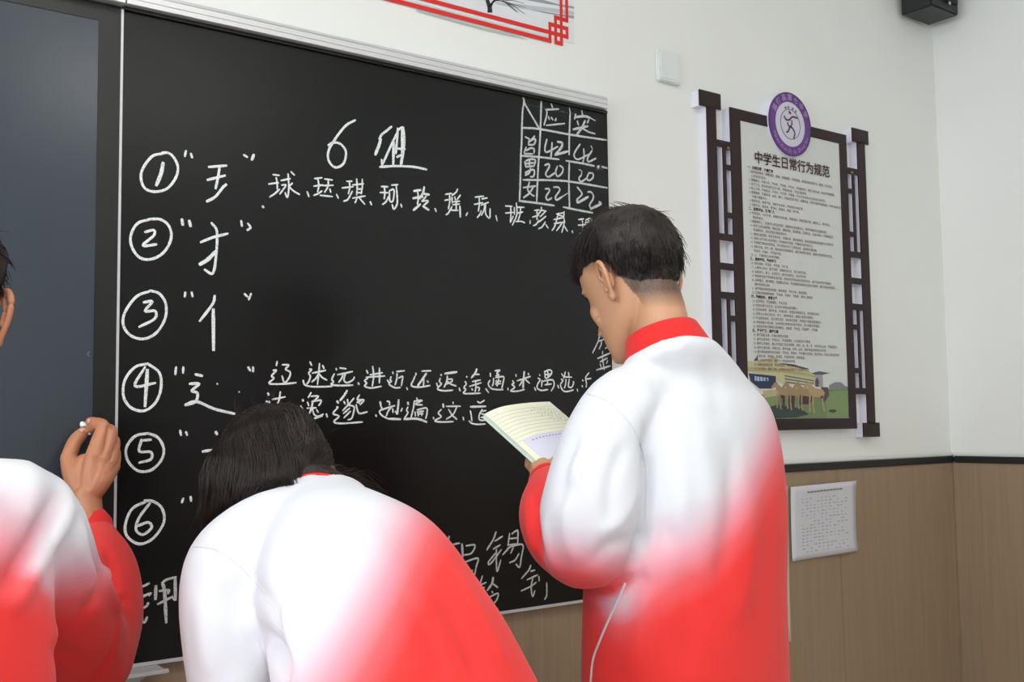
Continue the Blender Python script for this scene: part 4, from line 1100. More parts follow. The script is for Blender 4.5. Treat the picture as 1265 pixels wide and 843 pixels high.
    V, Fc = tube(cz, [.036, .034, .033], 24, cap=1); under(root, link('cuff', mesh('cuff', V, Fc), m_redknit, smooth=True))
    # collar
    rr = []
    for h, a, b in ((-.014, .078, .074), (.000, .072, .069), (.014, .067, .065), (.027, .063, .061), (.030, .059, .058), (.02, .057, .056), (-.01, .058, .057)):
        rr.append([cb + n_ax * h + sA * (a * math.cos(2 * math.pi * k / 48)) + fA * (b * math.sin(2 * math.pi * k / 48)) for k in range(48)])
    V = [v for r in rr for v in r]; Fc = []
    for i in range(len(rr) - 1):
        for k in range(48): Fc.append((i * 48 + k, i * 48 + (k + 1) % 48, (i + 1) * 48 + (k + 1) % 48, (i + 1) * 48 + k))
    me_c = mesh('collar', V, Fc); fix_normals(me_c); report('collar', me_c, [400, 410, 420, 430, 440]); under(root, link('collar', me_c, m_redknit, smooth=True))
    # head
    hl = P(781, 352, 1.84); hrot = frame_rot(-2, 28, -2); HS = .95
    inv = hrot.inverted(); nk = inv @ (cb - hl) / HS
    skin = head_skin([nk + (inv @ n_ax) * .01, nk - (inv @ n_ax) * .03], .050)
    def line(co):
        x, y, z = co[:, 0], co[:, 1], co[:, 2]
        hl_ = np.where(y > .02, .050, np.where(y > -.035, .050 - (.02 - y) * .55, -.014 - (-.035 - y) * .75))   # lower edge of the hair going round
        hl_ = hl_ + .006 * vnoise(co, 260, 2)
        h = z - hl_; t = np.clip(h / .07, 0, 1) ** 1.1 * .017
        t = np.where(h > 0, t + .0007, 0); t = np.where((y > .06), np.where(z > .06, np.clip((z - .055) / .03, 0, 1) * .014, 0), t)
        return t
    cap, st = short_hair(skin, 5, line)
    # shaved fade round the hairline: its own colour on the scalp
    co = getco(skin); a = skin.color_attributes.new('stubble', 'FLOAT_COLOR', 'POINT')
    x, y, z = co.T
    lo = np.where(y > -.035, .030 - (.02 - y) * .8, -.076 - (-.035 - y) * .60)
    s = np.clip((z - lo) / .040, 0, 1) * (y < .05) * (z > -.125); v = np.ones((len(co), 4)); v[:, :3] = (s ** .9)[:, None]; a.data.foreach_set('color', v.ravel())
    xform(skin, hrot, hl, HS); xform(cap, hrot, hl, HS); xform(st, hrot, hl, HS)
    report('head', skin, [300, 330, 350, 370, 390, 410, 430]); report('hair', cap, [270, 290, 310, 340, 360])
    body = link('head', skin, m_skin_stub, smooth=True); under(root, body)
    hair = join_me('hair', [cap, st]); ho = link('hair', hair, m_hair, smooth=True); under(root, ho)
    for sd in (-1, 1):
        e = ear_mesh(sd); xform(e, hrot, hl, HS); eo = link('ear', e, m_skin, smooth=True); under(root, eo)
    face_bits(root, hrot, hl, HS)
    # left hand under the notebook
    def Q(a, b, d): return P(a, b, d)
    ch = [([Q(679, 600, 1.835), Q(672, 584, 1.865), Q(668, 573, 1.89)], [.025, .026, .022]),
          ([Q(674, 592, 1.85), Q(688, 580, 1.86), Q(697, 566, 1.885)], [.022, .022, .018]),
          ([Q(668, 580, 1.88), Q(654, 574, 1.90), Q(660, 561, 1.925), Q(672, 552, 1.935)], [.013, .0095, .008, .007]),
          ([Q(674, 574, 1.89), Q(668, 566, 1.92), Q(676, 552, 1.94), Q(690, 545, 1.95)], [.012, .009, .008, .007]),
          ([Q(684, 572, 1.89), Q(684, 560, 1.93), Q(694, 548, 1.95), Q(706, 542, 1.955)], [.012, .009, .008, .007]),
          ([Q(692, 572, 1.89), Q(700, 560, 1.93), Q(708, 550, 1.94), Q(718, 545, 1.945)], [.011, .008, .0075, .007]),
          ([Q(690, 580, 1.85), Q(694, 566, 1.845), Q(694, 552, 1.855)], [.013, .0105, .008])]
    h = link('left_hand', hand(ch), m_skin, smooth=True); h.name = 'hand'; under(root, h)
    # right hand, hidden in front of the body
    w0 = rs_ - X * .07 - Z * .17 + Y * .245; ch = [([w0, w0 + (Y * .5 - X * .5 + Z * .3).normalized() * .07], [.026, .024])]
    tip = w0 + (Y * .5 - X * .5 + Z * .3).normalized() * .075; side = Z
    for k, (ln, o) in enumerate(((.065, .024), (.072, .008), (.068, -.008), (.055, -.024))):
        b0 = tip + side * o; dv = (Y * .35 - X * .6 + Z * .1).normalized(); ch.append(([b0 - dv * .02, b0 + dv * ln * .5, b0 + dv * ln * .8 - Y * .02, b0 + dv * ln * .8 - Y * .035 + X * .01], [.010, .009, .008, .007]))
    ch.append(([w0 + Z * .02, w0 + Z * .045 + Y * .03, w0 + Z * .06 + Y * .055], [.013, .011, .008]))
    under(root, link('hand', hand(ch), m_skin, smooth=True))
    V, Fc = tube([w0 - (Y * .4 - X * .2).normalized() * .03, w0 + (Y * .5 - X * .5 + Z * .3).normalized() * .012], [.040, .034], 20, cap=1); under(root, link('cuff', mesh('cuff', V, Fc), m_redknit, smooth=True))
    legs(root, C0 + Z * .84, AZ)
    # trouser pocket slit / hem edge visible at lower left: jacket side seam with white piping
    seam_line('side_piping', me, [(772, 722), (757, 755), (742, 790), (733, 815), (730, 842)], root, .0022)
    return root
m_skin_stub = bpy.data.materials.new('skin_with_fade'); m_skin_stub.use_nodes = True
_nt = m_skin_stub.node_tree; _b = _nt.nodes['Principled BSDF']; _b.inputs['Roughness'].default_value = .5
_b.inputs['Subsurface Weight'].default_value = .1; _b.inputs['Subsurface Radius'].default_value = (.012, .005, .003)
_a = _nt.nodes.new('ShaderNodeAttribute'); _a.attribute_name = 'stubble'; _m = _nt.nodes.new('ShaderNodeMix'); _m.data_type = 'RGBA'
_m.inputs['A'].default_value = srgb(197, 148, 113); _m.inputs['B'].default_value = srgb(56, 44, 38)
_n = _nt.nodes.new('ShaderNodeTexNoise'); _n.inputs['Scale'].default_value = 900
_tc = _nt.nodes.new('ShaderNodeTexCoord'); _nt.links.new(_tc.outputs['Object'], _n.inputs['Vector'])
_x = _nt.nodes.new('ShaderNodeMath'); _x.operation = 'MULTIPLY'; _r = _nt.nodes.new('ShaderNodeMapRange'); _r.inputs['From Min'].default_value = .3; _r.inputs['From Max'].default_value = .6; _r.inputs['To Min'].default_value = .6
_nt.links.new(_n.outputs['Fac'], _r.inputs['Value']); _nt.links.new(_r.outputs[0], _x.inputs[0]); _nt.links.new(_a.outputs['Fac'], _x.inputs[1]); _nt.links.new(_x.outputs[0], _m.inputs['Factor']); _nt.links.new(_m.outputs['Result'], _b.inputs['Base Color'])
boy = standing_boy()

# open notebook in his left hand
def notebook():
    A = P(601, 506, 1.93); B = P(679, 496.5, 2.03); Cc = P(669, 567, 1.85); D = B + (Cc - A)
    root = empty('notebook', (Cc.x, Cc.y, Cc.z)); tag(root, 'open lined notebook held up by the standing student, cream pages with handwriting', 'notebook')
    nrm = (B - A).cross(Cc - A).normalized()
    if nrm.z < 0: nrm = -nrm
    def S(u, v, h=0.0):
        p = A.lerp(B, u).lerp(Cc.lerp(D, u), v)
        c = -.010 * max(0, (.30 - u) / .30) ** 2 + .004 * math.sin(u * 3.1)   # page rolls down at its outer edge
        return p + nrm * (c + h)
    n = 16
    def sheet(nm, h0, h1, m, u0=0, u1=1, v0=0, v1=1):
        V = []; Fc = []
        for h in (h0, h1):
            for i in range(n + 1):
                for j in range(2): V.append(S(u0 + (u1 - u0) * i / n, v0 + (v1 - v0) * j, h))
        o = 2 * (n + 1)
        for i in range(n):
            a = 2 * i; Fc += [(a, a + 2, a + 3, a + 1), (o + a, o + a + 1, o + a + 3, o + a + 2), (a, o + a, o + a + 2, a + 2), (a + 1, a + 3, o + a + 3, o + a + 1)]
        Fc += [(0, 1, o + 1, o), (2 * n, o + 2 * n, o + 2 * n + 1, 2 * n + 1)]
        me = mesh(nm, V, Fc); fix_normals(me); ob = link(nm, me, m, smooth=False); under(root, ob); return ob
    m_pg = mat('page_cream', srgb(238, 238, 214), .7); m_pe = mat('page_edge', srgb(222, 232, 214), .7); m_cv = mat('cover_green', srgb(190, 214, 200), .4)
    sheet('cover', -.0075, -.0065, m_cv, -.015, 1, -.012, 1.012)
    sheet('page_block', -.0065, -.0004, m_pe); sheet('page', -.0004, 0, m_pg)
    V = []; Fc = []
    def pl(nm, L, m):
        V, Fc = merge([([S(u, v, .0005) for u, v in q], [(0, 1, 2, 3)]) for q in L]); under(root, link(nm, mesh(nm, V, Fc), m))
    pl('ruled_lines', [[(i / 8, v), ((i + 1) / 8, v), ((i + 1) / 8, v + .006), (i / 8, v + .006)] for v in [.10 + .062 * k for k in range(9)] for i in range(8)], mat('rule_line', srgb(186, 192, 160), .8))
    rr = random.Random(2); L = []
    for r, (u0, u1) in enumerate(((.55, .85), (.60, .95), (.62, .98), (.70, .95), (.72, .95))):
        u = u0
        while u < u1:
            v = .12 + .062 * r + rr.uniform(-.005, .005)
            for _ in range(3):
                a, b = u + rr.uniform(0, .02), v + rr.uniform(0, .03); L.append([(a, b), (a + .012, b), (a + .012, b + .006), (a, b + .006)])
            u += .055
    pl('handwriting', L, mat('pencil_grey', srgb(120, 118, 110), .8))
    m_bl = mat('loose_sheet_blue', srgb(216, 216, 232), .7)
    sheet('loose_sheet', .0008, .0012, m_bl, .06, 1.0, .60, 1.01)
    L = []
    for k in range(16):
        u = .14 + k * .05; L.append([(u, .66), (u + .03, .655), (u + .03, .67), (u, .675)])
    V, Fc = merge([([S(a, b, .0016) for a, b in q], [(0, 1, 2, 3)]) for q in L]); under(root, link('handwriting', mesh('handwriting', V, Fc), mat('ink_violet', srgb(150, 140, 180), .8)))
notebook()
# ================================================================== student bending to write low on the board
def bending_girl():
    Z = Vector((0, 0, 1)); AZ = 2; rot0 = frame_rot(AZ, 0); X = rot0 @ Vector((1, 0, 0)); Y = rot0 @ Vector((0, 1, 0))
    nb_ = P(396, 622, 1.50)                       # nape
    hip = P(520, 905, 1.24)
    root = empty('person', (hip.x, hip.y, 0)); tag(root, 'dark-haired student bending forward in front of the board, white and red jacket', 'person')
    def sp(t): return hip.lerp(nb_, t)
    ax = (nb_ - hip).normalized(); back = (X.cross(ax)).normalized()      # points to the belly or the back
    if back.z < 0: back = -back
    belly = -back
    def ring(c, a, bf, bb_, n=None): return (c, X, belly, a, bf, bb_)
    down = hip - Z * .20 - Y * .0
    cb = nb_ - back * .02
    tor = [(down + Z * .02, X, Y, .165, .12, .12), (down + Z * .06, X, Y, .190, .13, .13), (hip - Z * .06, X, (Y - Z * .3).normalized(), .192, .13, .125), ring(sp(.12) , .158, .13, .12), ring(sp(.36) + back * .020 - X * .006, .140, .13, .115), ring(sp(.60) + back * .030 - X * .014, .124, .12, .105), ring(sp(.80) + back * .014 - X * .018, .092, .105, .088), ring(sp(.93) - back * .004 - X * .008, .080, .080, .070), ring(cb + ax * .012, .080, .065, .062), ring(cb + ax * .03, .064, .055, .055)]
    parts = [loft(tor, 44, 2.2, 4)]
    sh = sp(.83) + back * .005
    shl = P(276, 724, 1.385); shr = P(464, 722, 1.57)
    eL = P(294, 890, 1.36)
    parts.append(tube([P(400, 648, 1.49), P(342, 650, 1.45), P(288, 690, 1.405), P(276, 735, 1.385), P(282, 780, 1.375), P(290, 835, 1.37), eL], [.046, .052, .057, .057, .059, .060, .060], 26))
    parts.append(tube([eL, P(300, 900, 1.50), P(325, 890, 1.60)], [.064, .052, .040], 24))
    eR = P(505, 800, 1.66); wR = P(430, 790, 1.86)
    parts.append(tube([shr - X * .05, shr, shr.lerp(eR, .5), eR], [.052, .055, .058, .060], 26))
    parts.append(tube([eR, eR.lerp(wR, .5), wR], [.062, .052, .038], 24))
    me = fuse(parts, .0075, 12)
    soft(me, .0015, 24, 8)
    folds(me, [([(233, 675), (265, 680), (290, 695), (316, 721), (338, 751), (352, 785)], .007, -.0025),
               ([(322, 785), (335, 800), (352, 820), (356, 842)], .014, -.014), ([(300, 760), (322, 800), (332, 842)], .012, .005), ([(352, 745), (362, 790), (366, 842)], .012, .006),
               ([(360, 655), (352, 700), (360, 750)], .022, -.003), ([(430, 640), (480, 690), (540, 760), (600, 842)], .03, .003), ([(520, 700), (560, 770), (590, 842)], .018, -.003), ([(470, 740), (500, 790), (520, 842)], .02, .003), ([(545, 740), (575, 790), (600, 842)], .012, -.003), ([(500, 730), (530, 790), (550, 842)], .010, -.002), ([(385, 640), (392, 700), (388, 780)], .016, -.003), ([(560, 700), (600, 770), (630, 830)], .010, .003),
               ([(245, 730), (250, 780), (258, 842)], .014, .003), ([(275, 720), (290, 780), (296, 842)], .016, -.003), ([(400, 700), (402, 770), (396, 842)], .03, .003)])
    H = np.array(hip); Xn = np.array(X); An = np.array(ax)
    la = [tuple(p) for p in (shl, P(280, 765, 1.375), eL)]
    def fn(co):
        q = co - H; lx = q @ Xn; la_ = q @ An
        b = la_ - (GD0 + GD1 * lx - 8 * np.maximum(lx - .05, 0) ** 2) - .01 * np.sin(lx * 20)
        t = .5 - b / .17
        d1, p1 = seg_dist(co, la)
        w = np.clip((.085 - d1) / .02, 0, 1) * np.clip((-.10 - lx) / .03, 0, 1)
        ta = (p1 - .92) / .2
        return np.clip(t, 0, 1) * (1 - w) + np.clip(ta, 0, 1) * w
    dye(me, fn)
    report('girl', me, [600, 620, 640, 660, 680, 700, 730, 760, 800, 840])
    under(root, link('jacket', me, m_jacket, smooth=True))
    seam_line('armhole_seam', me, [(233, 675), (265, 679), (290, 695), (316, 721), (338, 751), (351, 782)], root, .0009)
    # collar
    fA = n_ = None; c0 = cb + ax * .008; nA = (ax + Y * .25).normalized(); fa = nA.cross(X).normalized(); rr = []
    for h, a, b in ((-.012, .070, .064), (.004, .064, .060), (.020, .059, .056), (.028, .056, .053), (.02, .052, .050), (-.01, .054, .050)):
        rr.append([c0 + nA * h + X * (a * math.cos(2 * math.pi * k / 40)) + fa * (b * math.sin(2 * math.pi * k / 40)) for k in range(40)])
    V = [v for r in rr for v in r]; Fc = [(i * 40 + k, i * 40 + (k + 1) % 40, (i + 1) * 40 + (k + 1) % 40, (i + 1) * 40 + k) for i in range(len(rr) - 1) for k in range(40)]
    mc = mesh('collar', V, Fc); fix_normals(mc); under(root, link('collar', mc, m_redknit, smooth=True))
    # head, nodding far down
    hl = P(336, 604, 1.63); HS = .925; hrot = frame_rot(25, 50, 4); inv = hrot.inverted()
    nk = inv @ (c0 - hl) / HS; na = inv @ nA
    skin = head_skin([nk + na * .01, nk - na * .03], .048)
    def line(co):
        x, y, z = co.T; low = np.where(y > .03, .055, np.where(y > -.02, .055 - (.03 - y) * 2.2, -.055 - (-.02 - y) * .9))
        h = z - low; t = np.where(h > 0, .010 + .006 * np.clip(h / .05, 0, 1), 0); return np.where(z < -.11, 0, t)
    co = getco(skin); no = getno(skin); th = line(co); nz = vnoise(co, 70, 4) * .0015
    bm = bmesh.new(); bm.from_mesh(skin); bm.verts.ensure_lookup_table()
    for f in list(bm.faces):
        if not all(th[v.index] > 0 for v in f.verts): bm.faces.remove(f)
    for v in list(bm.verts):
        if not v.link_faces: bm.verts.remove(v)
        else: v.co += Vector(no[v.index]) * (th[v.index] + nz[v.index])
    cap = bpy.data.meshes.new('hair'); bm.to_mesh(cap); bm.free()
    # long strands drawn back over the skull to a low tie, some hanging loose
    rr_ = random.Random(11); paths = []; TIE = inv @ (P(382, 586, 1.535) - hl) / HS; CR = Vector((-.01, .02, .12))
    def onskull(d, lift):
        d = d.normalized(); return Vector((d.x * .080, d.y * .099 - .008, d.z * (.094 if d.z > 0 else .085) + .034)) + d * lift
    ctr = Vector((0, -.008, .034))
    def dirof(p): q = p - ctr; return Vector((q.x / .080, q.y / .099, q.z / .094)).normalized()
    dT = dirof(TIE)
    for k in range(8000):
        # start on the front hairline / crown band
        an = rr_.uniform(-math.pi, math.pi); d0 = Vector((math.sin(an) * .95, math.cos(an) * .8, rr_.uniform(-.75, 1.2))).normalized()
        if d0.y > -.1 and d0.z < -.1: continue
        if d0.y > .5 and d0.z < .25: continue
        lift = .011 + rr_.uniform(0, .006); n = 9; pts = []
        j = Vector((rr_.gauss(0, .05), rr_.gauss(0, .05), rr_.gauss(0, .05)))
        clump = math.sin(an * 23) * .02
        for i in range(n):
            t = i / (n - 1); q = d0.lerp(dT, t); q.normalize(); q += (j + Vector((clump, 0, 0))) * math.sin(math.pi * t)
            pts.append(onskull(q, lift * (1 - .3 * t) + .004 * math.sin(3 * t + an * 5)).lerp(TIE, t ** 5))
        paths.append((pts, .0009 * rr_.uniform(.6, 1.5)))
    def wp(a, b, d): return inv @ (P(a, b, d) - hl) / HS
    for k in range(260):     # the ponytail slips over the nape to the right
        o = Vector((rr_.gauss(0, 1), rr_.gauss(0, 1), rr_.gauss(0, 1))) * .005; sd = rr_.uniform(.45, 1); e1 = rr_.gauss(0, 4); e2 = rr_.gauss(0, 7)
        pts = [TIE + o, wp(400, 592 + e1 * .5, 1.545) + o, wp(400 + 28 * sd, 592 + e1, 1.575) + o, wp(400 + 56 * sd, 603 + e2, 1.60) + o, wp(400 + 80 * sd, 618 + e2, 1.62) + o]
        paths.append((catmull(pts, 3), .0008))
    for k in range(2600):    # loose locks falling from the crown down the left side of the nape
        u = rr_.uniform(0, 1); ax_ = 258 + 100 * u + rr_.gauss(0, 4)
        s0 = onskull(dirof(Vector((-.055 + .07 * u, -.03, .10))), .012)
        x1 = ax_ - 2 + 6 * u; end = 648 - 60 * u ** .8 + rr_.gauss(0, 7)
        m1 = onskull(dirof(Vector((-.078 + .085 * u, -.075, .045))), .014 + rr_.uniform(0, .005))
        pts = [s0, m1, wp(x1 + 3, 575 + rr_.gauss(0, 3), 1.535 - .035 * u + .012 * rr_.random()), wp(x1, 600, 1.53 - .075 * u + .012 * rr_.random()), wp(x1 - 3, end, 1.53 - .085 * u + .02 * rr_.random())]
        paths.append((catmull(pts, 3), .0009))
    for k in range(60):      # thin wisps beside the left cheek
        x1 = 256 + rr_.gauss(0, 4); pts = [onskull(dirof(Vector((-.08, -.02, .03))), .012), wp(x1, 590, 1.57), wp(x1 - 3 + rr_.gauss(0, 3), 620, 1.57), wp(x1 - 10 + rr_.gauss(0, 5), 645 + rr_.gauss(0, 8), 1.57)]
        paths.append((catmull(pts, 4), .0005))
    for k in range(70):      # flyaways
        d0 = Vector((rr_.gauss(0, 1), rr_.gauss(0, 1), abs(rr_.gauss(0, 1)) + .2)).normalized(); s0 = onskull(d0, .014); v = (d0 * .5 + Vector((rr_.gauss(0, .7), -.8, rr_.gauss(0, .5)))).normalized(); L = rr_.uniform(.02, .05)
        paths.append(([s0, s0 + v * L * .5 + d0 * .003, s0 + v * L], .0004))
    st = strands_mesh('st', paths, .0008)
    for m_ in (skin, cap, st): xform(m_, hrot, hl, HS)
    report('girlhair', cap, [510, 540, 570, 600, 630]); report('girlhead', skin, [520, 560, 590, 620])
    under(root, link('head', skin, m_skin, smooth=True)); ho = link('hair', join_me('hair', [cap, st]), m_hair_long, smooth=True); under(root, ho)
    tie = [hrot @ ((TIE + Vector((.012 * math.cos(a), -.004, .012 * math.sin(a)))) * HS) + hl for a in [k * math.pi / 6 for k in range(13)]]
    V, Fc = tube(tie, [.0035] * 13, 8, sub=1); t_ = link('hair_tie', mesh('hair_tie', V, Fc), mat('hair_tie_black', (.01, .01, .01, 1), .7), smooth=True); under(root, t_)
    for sd in (-1, 1):
        e = ear_mesh(sd); xform(e, hrot, hl, HS); under(root, link('ear', e, m_skin, smooth=True))
    face_bits(root, hrot, hl, HS)
    # right hand holding chalk against the board
    tipp = Vector((wR.x - .04, YB - .004, wR.z + .03))
    d = (tipp - wR).normalized(); U_ = Vector((0, 0, 1)); S_ = d.cross(U_).normalized(); U_ = S_.cross(d)
    ch = [([wR, wR + d * .045], [(.030, .018), (.036, .017)])]
    pb = wR + d * .05
    ch.append(([pb + U_ * .012, pb + U_ * .022 + d * .03 - S_ * .0, tipp - d * .018 + U_ * .006], [.011, .009, .007]))
    ch.append(([pb + U_ * .0, pb + U_ * .004 + d * .032, tipp - d * .022 - U_ * .004], [.011, .009, .007]))
    ch.append(([pb - U_ * .012, pb - U_ * .016 + d * .028, pb - U_ * .014 + d * .028 - S_ * .02], [.010, .009, .007]))
    ch.append(([pb - U_ * .022 - d * .008, pb - U_ * .028 + d * .015, pb - U_ * .024 + d * .016 - S_ * .018], [.009, .008, .0065]))
    ch.append(([wR + d * .02 - S_ * .015, wR + d * .05 - S_ * .028 + U_ * .01, tipp - d * .020 - S_ * .008], [.012, .010, .008]))
    under(root, link('hand', hand(ch), m_skin2, smooth=True))
    V, Fc = tube([wR - d * .03, wR + d * .012], [.038, .033], 20, cap=1); under(root, link('cuff', mesh('cuff', V, Fc), m_redknit, smooth=True))
    # left hand resting on the thigh
    wL = P(325, 890, 1.60); dl = (Y * .5 + X * .4 - Z * .5).normalized(); ch = [([wL, wL + dl * .05], [(.018, .032), (.017, .036)])]; sl = dl.cross(Z).normalized(); ul = sl.cross(dl)
    for k, (o, ln) in enumerate(((-.026, .055), (-.009, .07), (.009, .072), (.026, .062))):
        q = wL + dl * .055 + sl * o; ch.append(([q - dl * .02, q + dl * ln * .5 + ul * .006, q + dl * ln - ul * .006], [.010, .009, .007]))
    ch.append(([wL + sl * .02 + dl * .01, wL + sl * .042 + dl * .035, wL + sl * .05 + dl * .06], [.012, .010, .008]))
    under(root, link('hand', hand(ch), m_skin2, smooth=True)); V, Fc = tube([wL - dl * .03, wL + dl * .008], [.038, .033], 20, cap=1); under(root, link('cuff', mesh('cuff', V, Fc), m_redknit, smooth=True))
    legs(root, Vector((down.x, down.y + .01, down.z - .02)), AZ, lean=0.0, hipw=.135, depth=.085)
m_stick = mat('chalk_stick_white', (.85, .86, .86, 1), .9)
GD0, GD1 = .17, 1.0
m_hair_long = mat('hair_brown_black', (.024, .016, .013, 1), .38, noise=.7, nscale=45, spec=.55, bump=.5, bscale=300)
bending_girl()
# ================================================================== student writing at the left edge
def writer():
    Z = Vector((0, 0, 1)); AZ = 6; rot0 = frame_rot(AZ, 0); X = rot0 @ Vector((1, 0, 0)); Y = rot0 @ Vector((0, 1, 0))
    S0 = P(27, 640, 1.26)                          # right shoulder joint
    C0 = S0 - X * .160; zs = S0.z; C0.z = 0; C0 = C0 - Y * .02
    root = empty('person', (C0.x, C0.y, 0)); tag(root, 'student at the left edge in pink and red jacket writing with a raised right hand', 'person')
    def ring(z, fwd, a, bf, bb_): return (C0 + Y * fwd + Z * (zs - 1.345 + z), X, Y, a, bf, bb_)
    tor = [ring(.72, .0, .165, .12, .12), ring(.76, .0, .185, .135, .14), ring(.90, .0, .195, .145, .150), ring(1.05, .0, .197, .145, .148), ring(1.20, .0, .195, .14, .145), ring(1.31, .01, .190, .120, .132), ring(1.38, .025, .155, .100, .108), ring(1.42, .04, .105, .084, .086), ring(1.445, .05, .074, .070, .070), ring(1.455, .05, .064, .060, .06)]
    parts = [loft(tor, 44, 2.3, 4)]
    eR = P(92, 812, 1.50); wR = P(117, 670, 1.77)
    parts.append(tube([S0 - X * .06 + Z * .006, S0, S0.lerp(eR, .5) - X * .004, eR], [.062, .064, .072, .078], 28))
    parts.append(tube([eR, eR.lerp(wR, .35) + X * .012, eR.lerp(wR, .7) + X * .012, wR], [.080, .076, .062, .040], 28))
    sl = C0 - X * .172 + Y * .02 + Z * zs
    parts.append(tube([sl + X * .06, sl, sl - X * .03 - Z * .14, sl - X * .02 - Z * .27 + Y * .04], [.064, .070, .074, .068], 26))
    parts.append(tube([sl - X * .02 - Z * .27 + Y * .04, sl + X * .01 - Z * .24 + Y * .15, sl + X * .04 - Z * .18 + Y * .25], [.068, .056, .042], 24))
    me = fuse(parts, .0075, 4)
    soft(me, .0015, 26, 5)
    folds(me, [([(86, 588), (60, 640), (30, 690), (5, 735)], .012, -.012), ([(96, 600), (70, 655), (40, 710), (10, 760)], .014, .006),
               ([(96, 640), (106, 690), (112, 715), (104, 732)], .012, .006), ([(104, 655), (122, 705), (122, 735), (108, 752), (90, 762)], .011, -.007),
               ([(132, 678), (138, 715), (142, 735), (162, 742)], .007, -.009), ([(126, 680), (132, 725), (145, 760), (140, 820)], .010, .006), ([(146, 750), (140, 800), (120, 842)], .008, -.005), ([(60, 805), (100, 815), (125, 842)], .012, -.004), ([(50, 785), (90, 785)], .014, .003)])
    def fn(co):
        v = co - np.array(C0); z = v[:, 2] - zs; lx = v @ np.array(X)
        t = .5 - (z - (WD0 + WD1 * (lx - .12))) / .15
        d1, p1 = seg_dist(co, [tuple(S0), tuple(S0.lerp(eR, .5)), tuple(eR), tuple(eR.lerp(wR, .5)), tuple(wR)])
        w = np.clip((.125 - d1) / .02, 0, 1) * np.clip((lx - (.215 - .75 * np.clip(1.28 - co[:, 2], -.2, .3))) / .022 + .5, 0, 1); ta = np.where(p1 > .52, 1.0, (1.225 - co[:, 2]) / .11)
        return np.clip(t, 0, 1) * (1 - w) + np.clip(ta, 0, 1) * w
    dye(me, fn); report('writer', me, [540, 560, 580, 600, 640, 660, 690, 720, 770, 820, 840])
    under(root, link('jacket', me, m_jacket, smooth=True))
    V, Fc = tube([P(114, 676, 1.745), P(117, 660, 1.775), P(118, 646, 1.795)], [.036, .030, .027], 24, cap=1); under(root, link('cuff', mesh('cuff', V, Fc), m_redknit, smooth=True))
    cb = C0 + X * .03 + Y * .05 + Z * (zs + .10); nA = (Z + Y * .3).normalized(); fa = nA.cross(X).normalized(); rr = []
    for h, a, b in ((-.012, .072, .068), (.004, .066, .062), (.020, .061, .058), (.030, .058, .055), (.02, .054, .052), (-.01, .056, .052)):
        rr.append([cb + nA * h + X * (a * math.cos(2 * math.pi * k / 40)) + fa * (b * math.sin(2 * math.pi * k / 40)) for k in range(40)])
    V = [v for r in rr for v in r]; Fc = [(i * 40 + k, i * 40 + (k + 1) % 40, (i + 1) * 40 + (k + 1) % 40, (i + 1) * 40 + k) for i in range(len(rr) - 1) for k in range(40)]
    mc = mesh('collar', V, Fc); fix_normals(mc); under(root, link('collar', mc, m_redknit, smooth=True))
    # head
    hl = cb + X * .034 + Y * .055 + Z * .145; HS = .95; hrot = frame_rot(20, 5, 0); inv = hrot.inverted(); nk = inv @ (cb - hl) / HS; na = inv @ nA
    skin = head_skin([nk + na * .01, nk - na * .03], .050)
    def line(co):
        x, y, z = co.T; hl_ = np.where(y > .02, .055, np.where(y > -.035, .05 - (.02 - y) * .9, -.0 - (-.035 - y) * .5)); h = z - hl_
        return np.where(h > 0, np.clip(h / .05, 0, 1) * .016 + .0008, 0)
    cap, st = short_hair(skin, 9, line, n=3000)
    for m_ in (skin, cap, st): xform(m_, hrot, hl, HS)
    report('whead', skin, [300, 340, 370, 385, 400, 430]); report('whair', cap, [250, 280, 300, 330])
    under(root, link('head', skin, m_skin2, smooth=True)); under(root, link('hair', join_me('hair', [cap, st]), m_hair, smooth=True))
    for sd in (-1, 1):
        e = ear_mesh(sd); xform(e, hrot, hl, HS); under(root, link('ear', e, m_skin2, smooth=True))
    face_bits(root, hrot, hl, HS)
    # right hand: back of the hand to us, chalk pinched between thumb and forefinger
    def Q(a, b, d): return P(60 + a / 5.27, 500 + b / 5.27, d)
    Wr = Q(268, 760, 1.795); ch = [([Q(268, 790, 1.785), Q(262, 690, 1.80), Q(255, 600, 1.81)], [(.031, .022), (.027, .020), (.028, .020)])]
    # metacarpals
    for (mx, my, md, r) in ((300, 330, 1.815, .0155), (352, 345, 1.82, .0150), (395, 370, 1.827, .0140), (418, 400, 1.835, .0130)):
        ch.append(([Q(256, 600, 1.81), Q(256 + (mx - 256) * .55, 600 + (my - 600) * .55, 1.812), Q(mx, my, md)], [.019, .018, r]))
    ch.append(([Q(225, 600, 1.812), Q(190, 500, 1.818), Q(150, 400, 1.83), Q(128, 352, 1.835)], [.017, .021, .018, .0135]))       # thumb base
    ch.append(([Q(200, 520, 1.815), Q(215, 430, 1.822), Q(240, 370, 1.826)], [.018, .018, .015]))                              # web
    ch.append(([Q(128, 352, 1.835), Q(168, 250, 1.855), Q(205, 205, 1.866), Q(232, 168, 1.876)], [.0135, .0125, .0120, .0085]))   # thumb
    ch.append(([Q(300, 330, 1.815), Q(330, 230, 1.83), Q(357, 148, 1.845), Q(312, 122, 1.858), Q(272, 112, 1.872)], [.0150, .0132, .0125, .0105, .0085]))   # forefinger
    ch.append(([Q(312, 130, 1.858), Q(285, 150, 1.868), Q(268, 168, 1.877)], [.0100, .0095, .0080]))
    ch.append(([Q(352, 345, 1.82), Q(388, 250, 1.838), Q(405, 175, 1.852), Q(370, 172, 1.872), Q(330, 200, 1.884)], [.0145, .0125, .0115, .010, .008]))       # middle
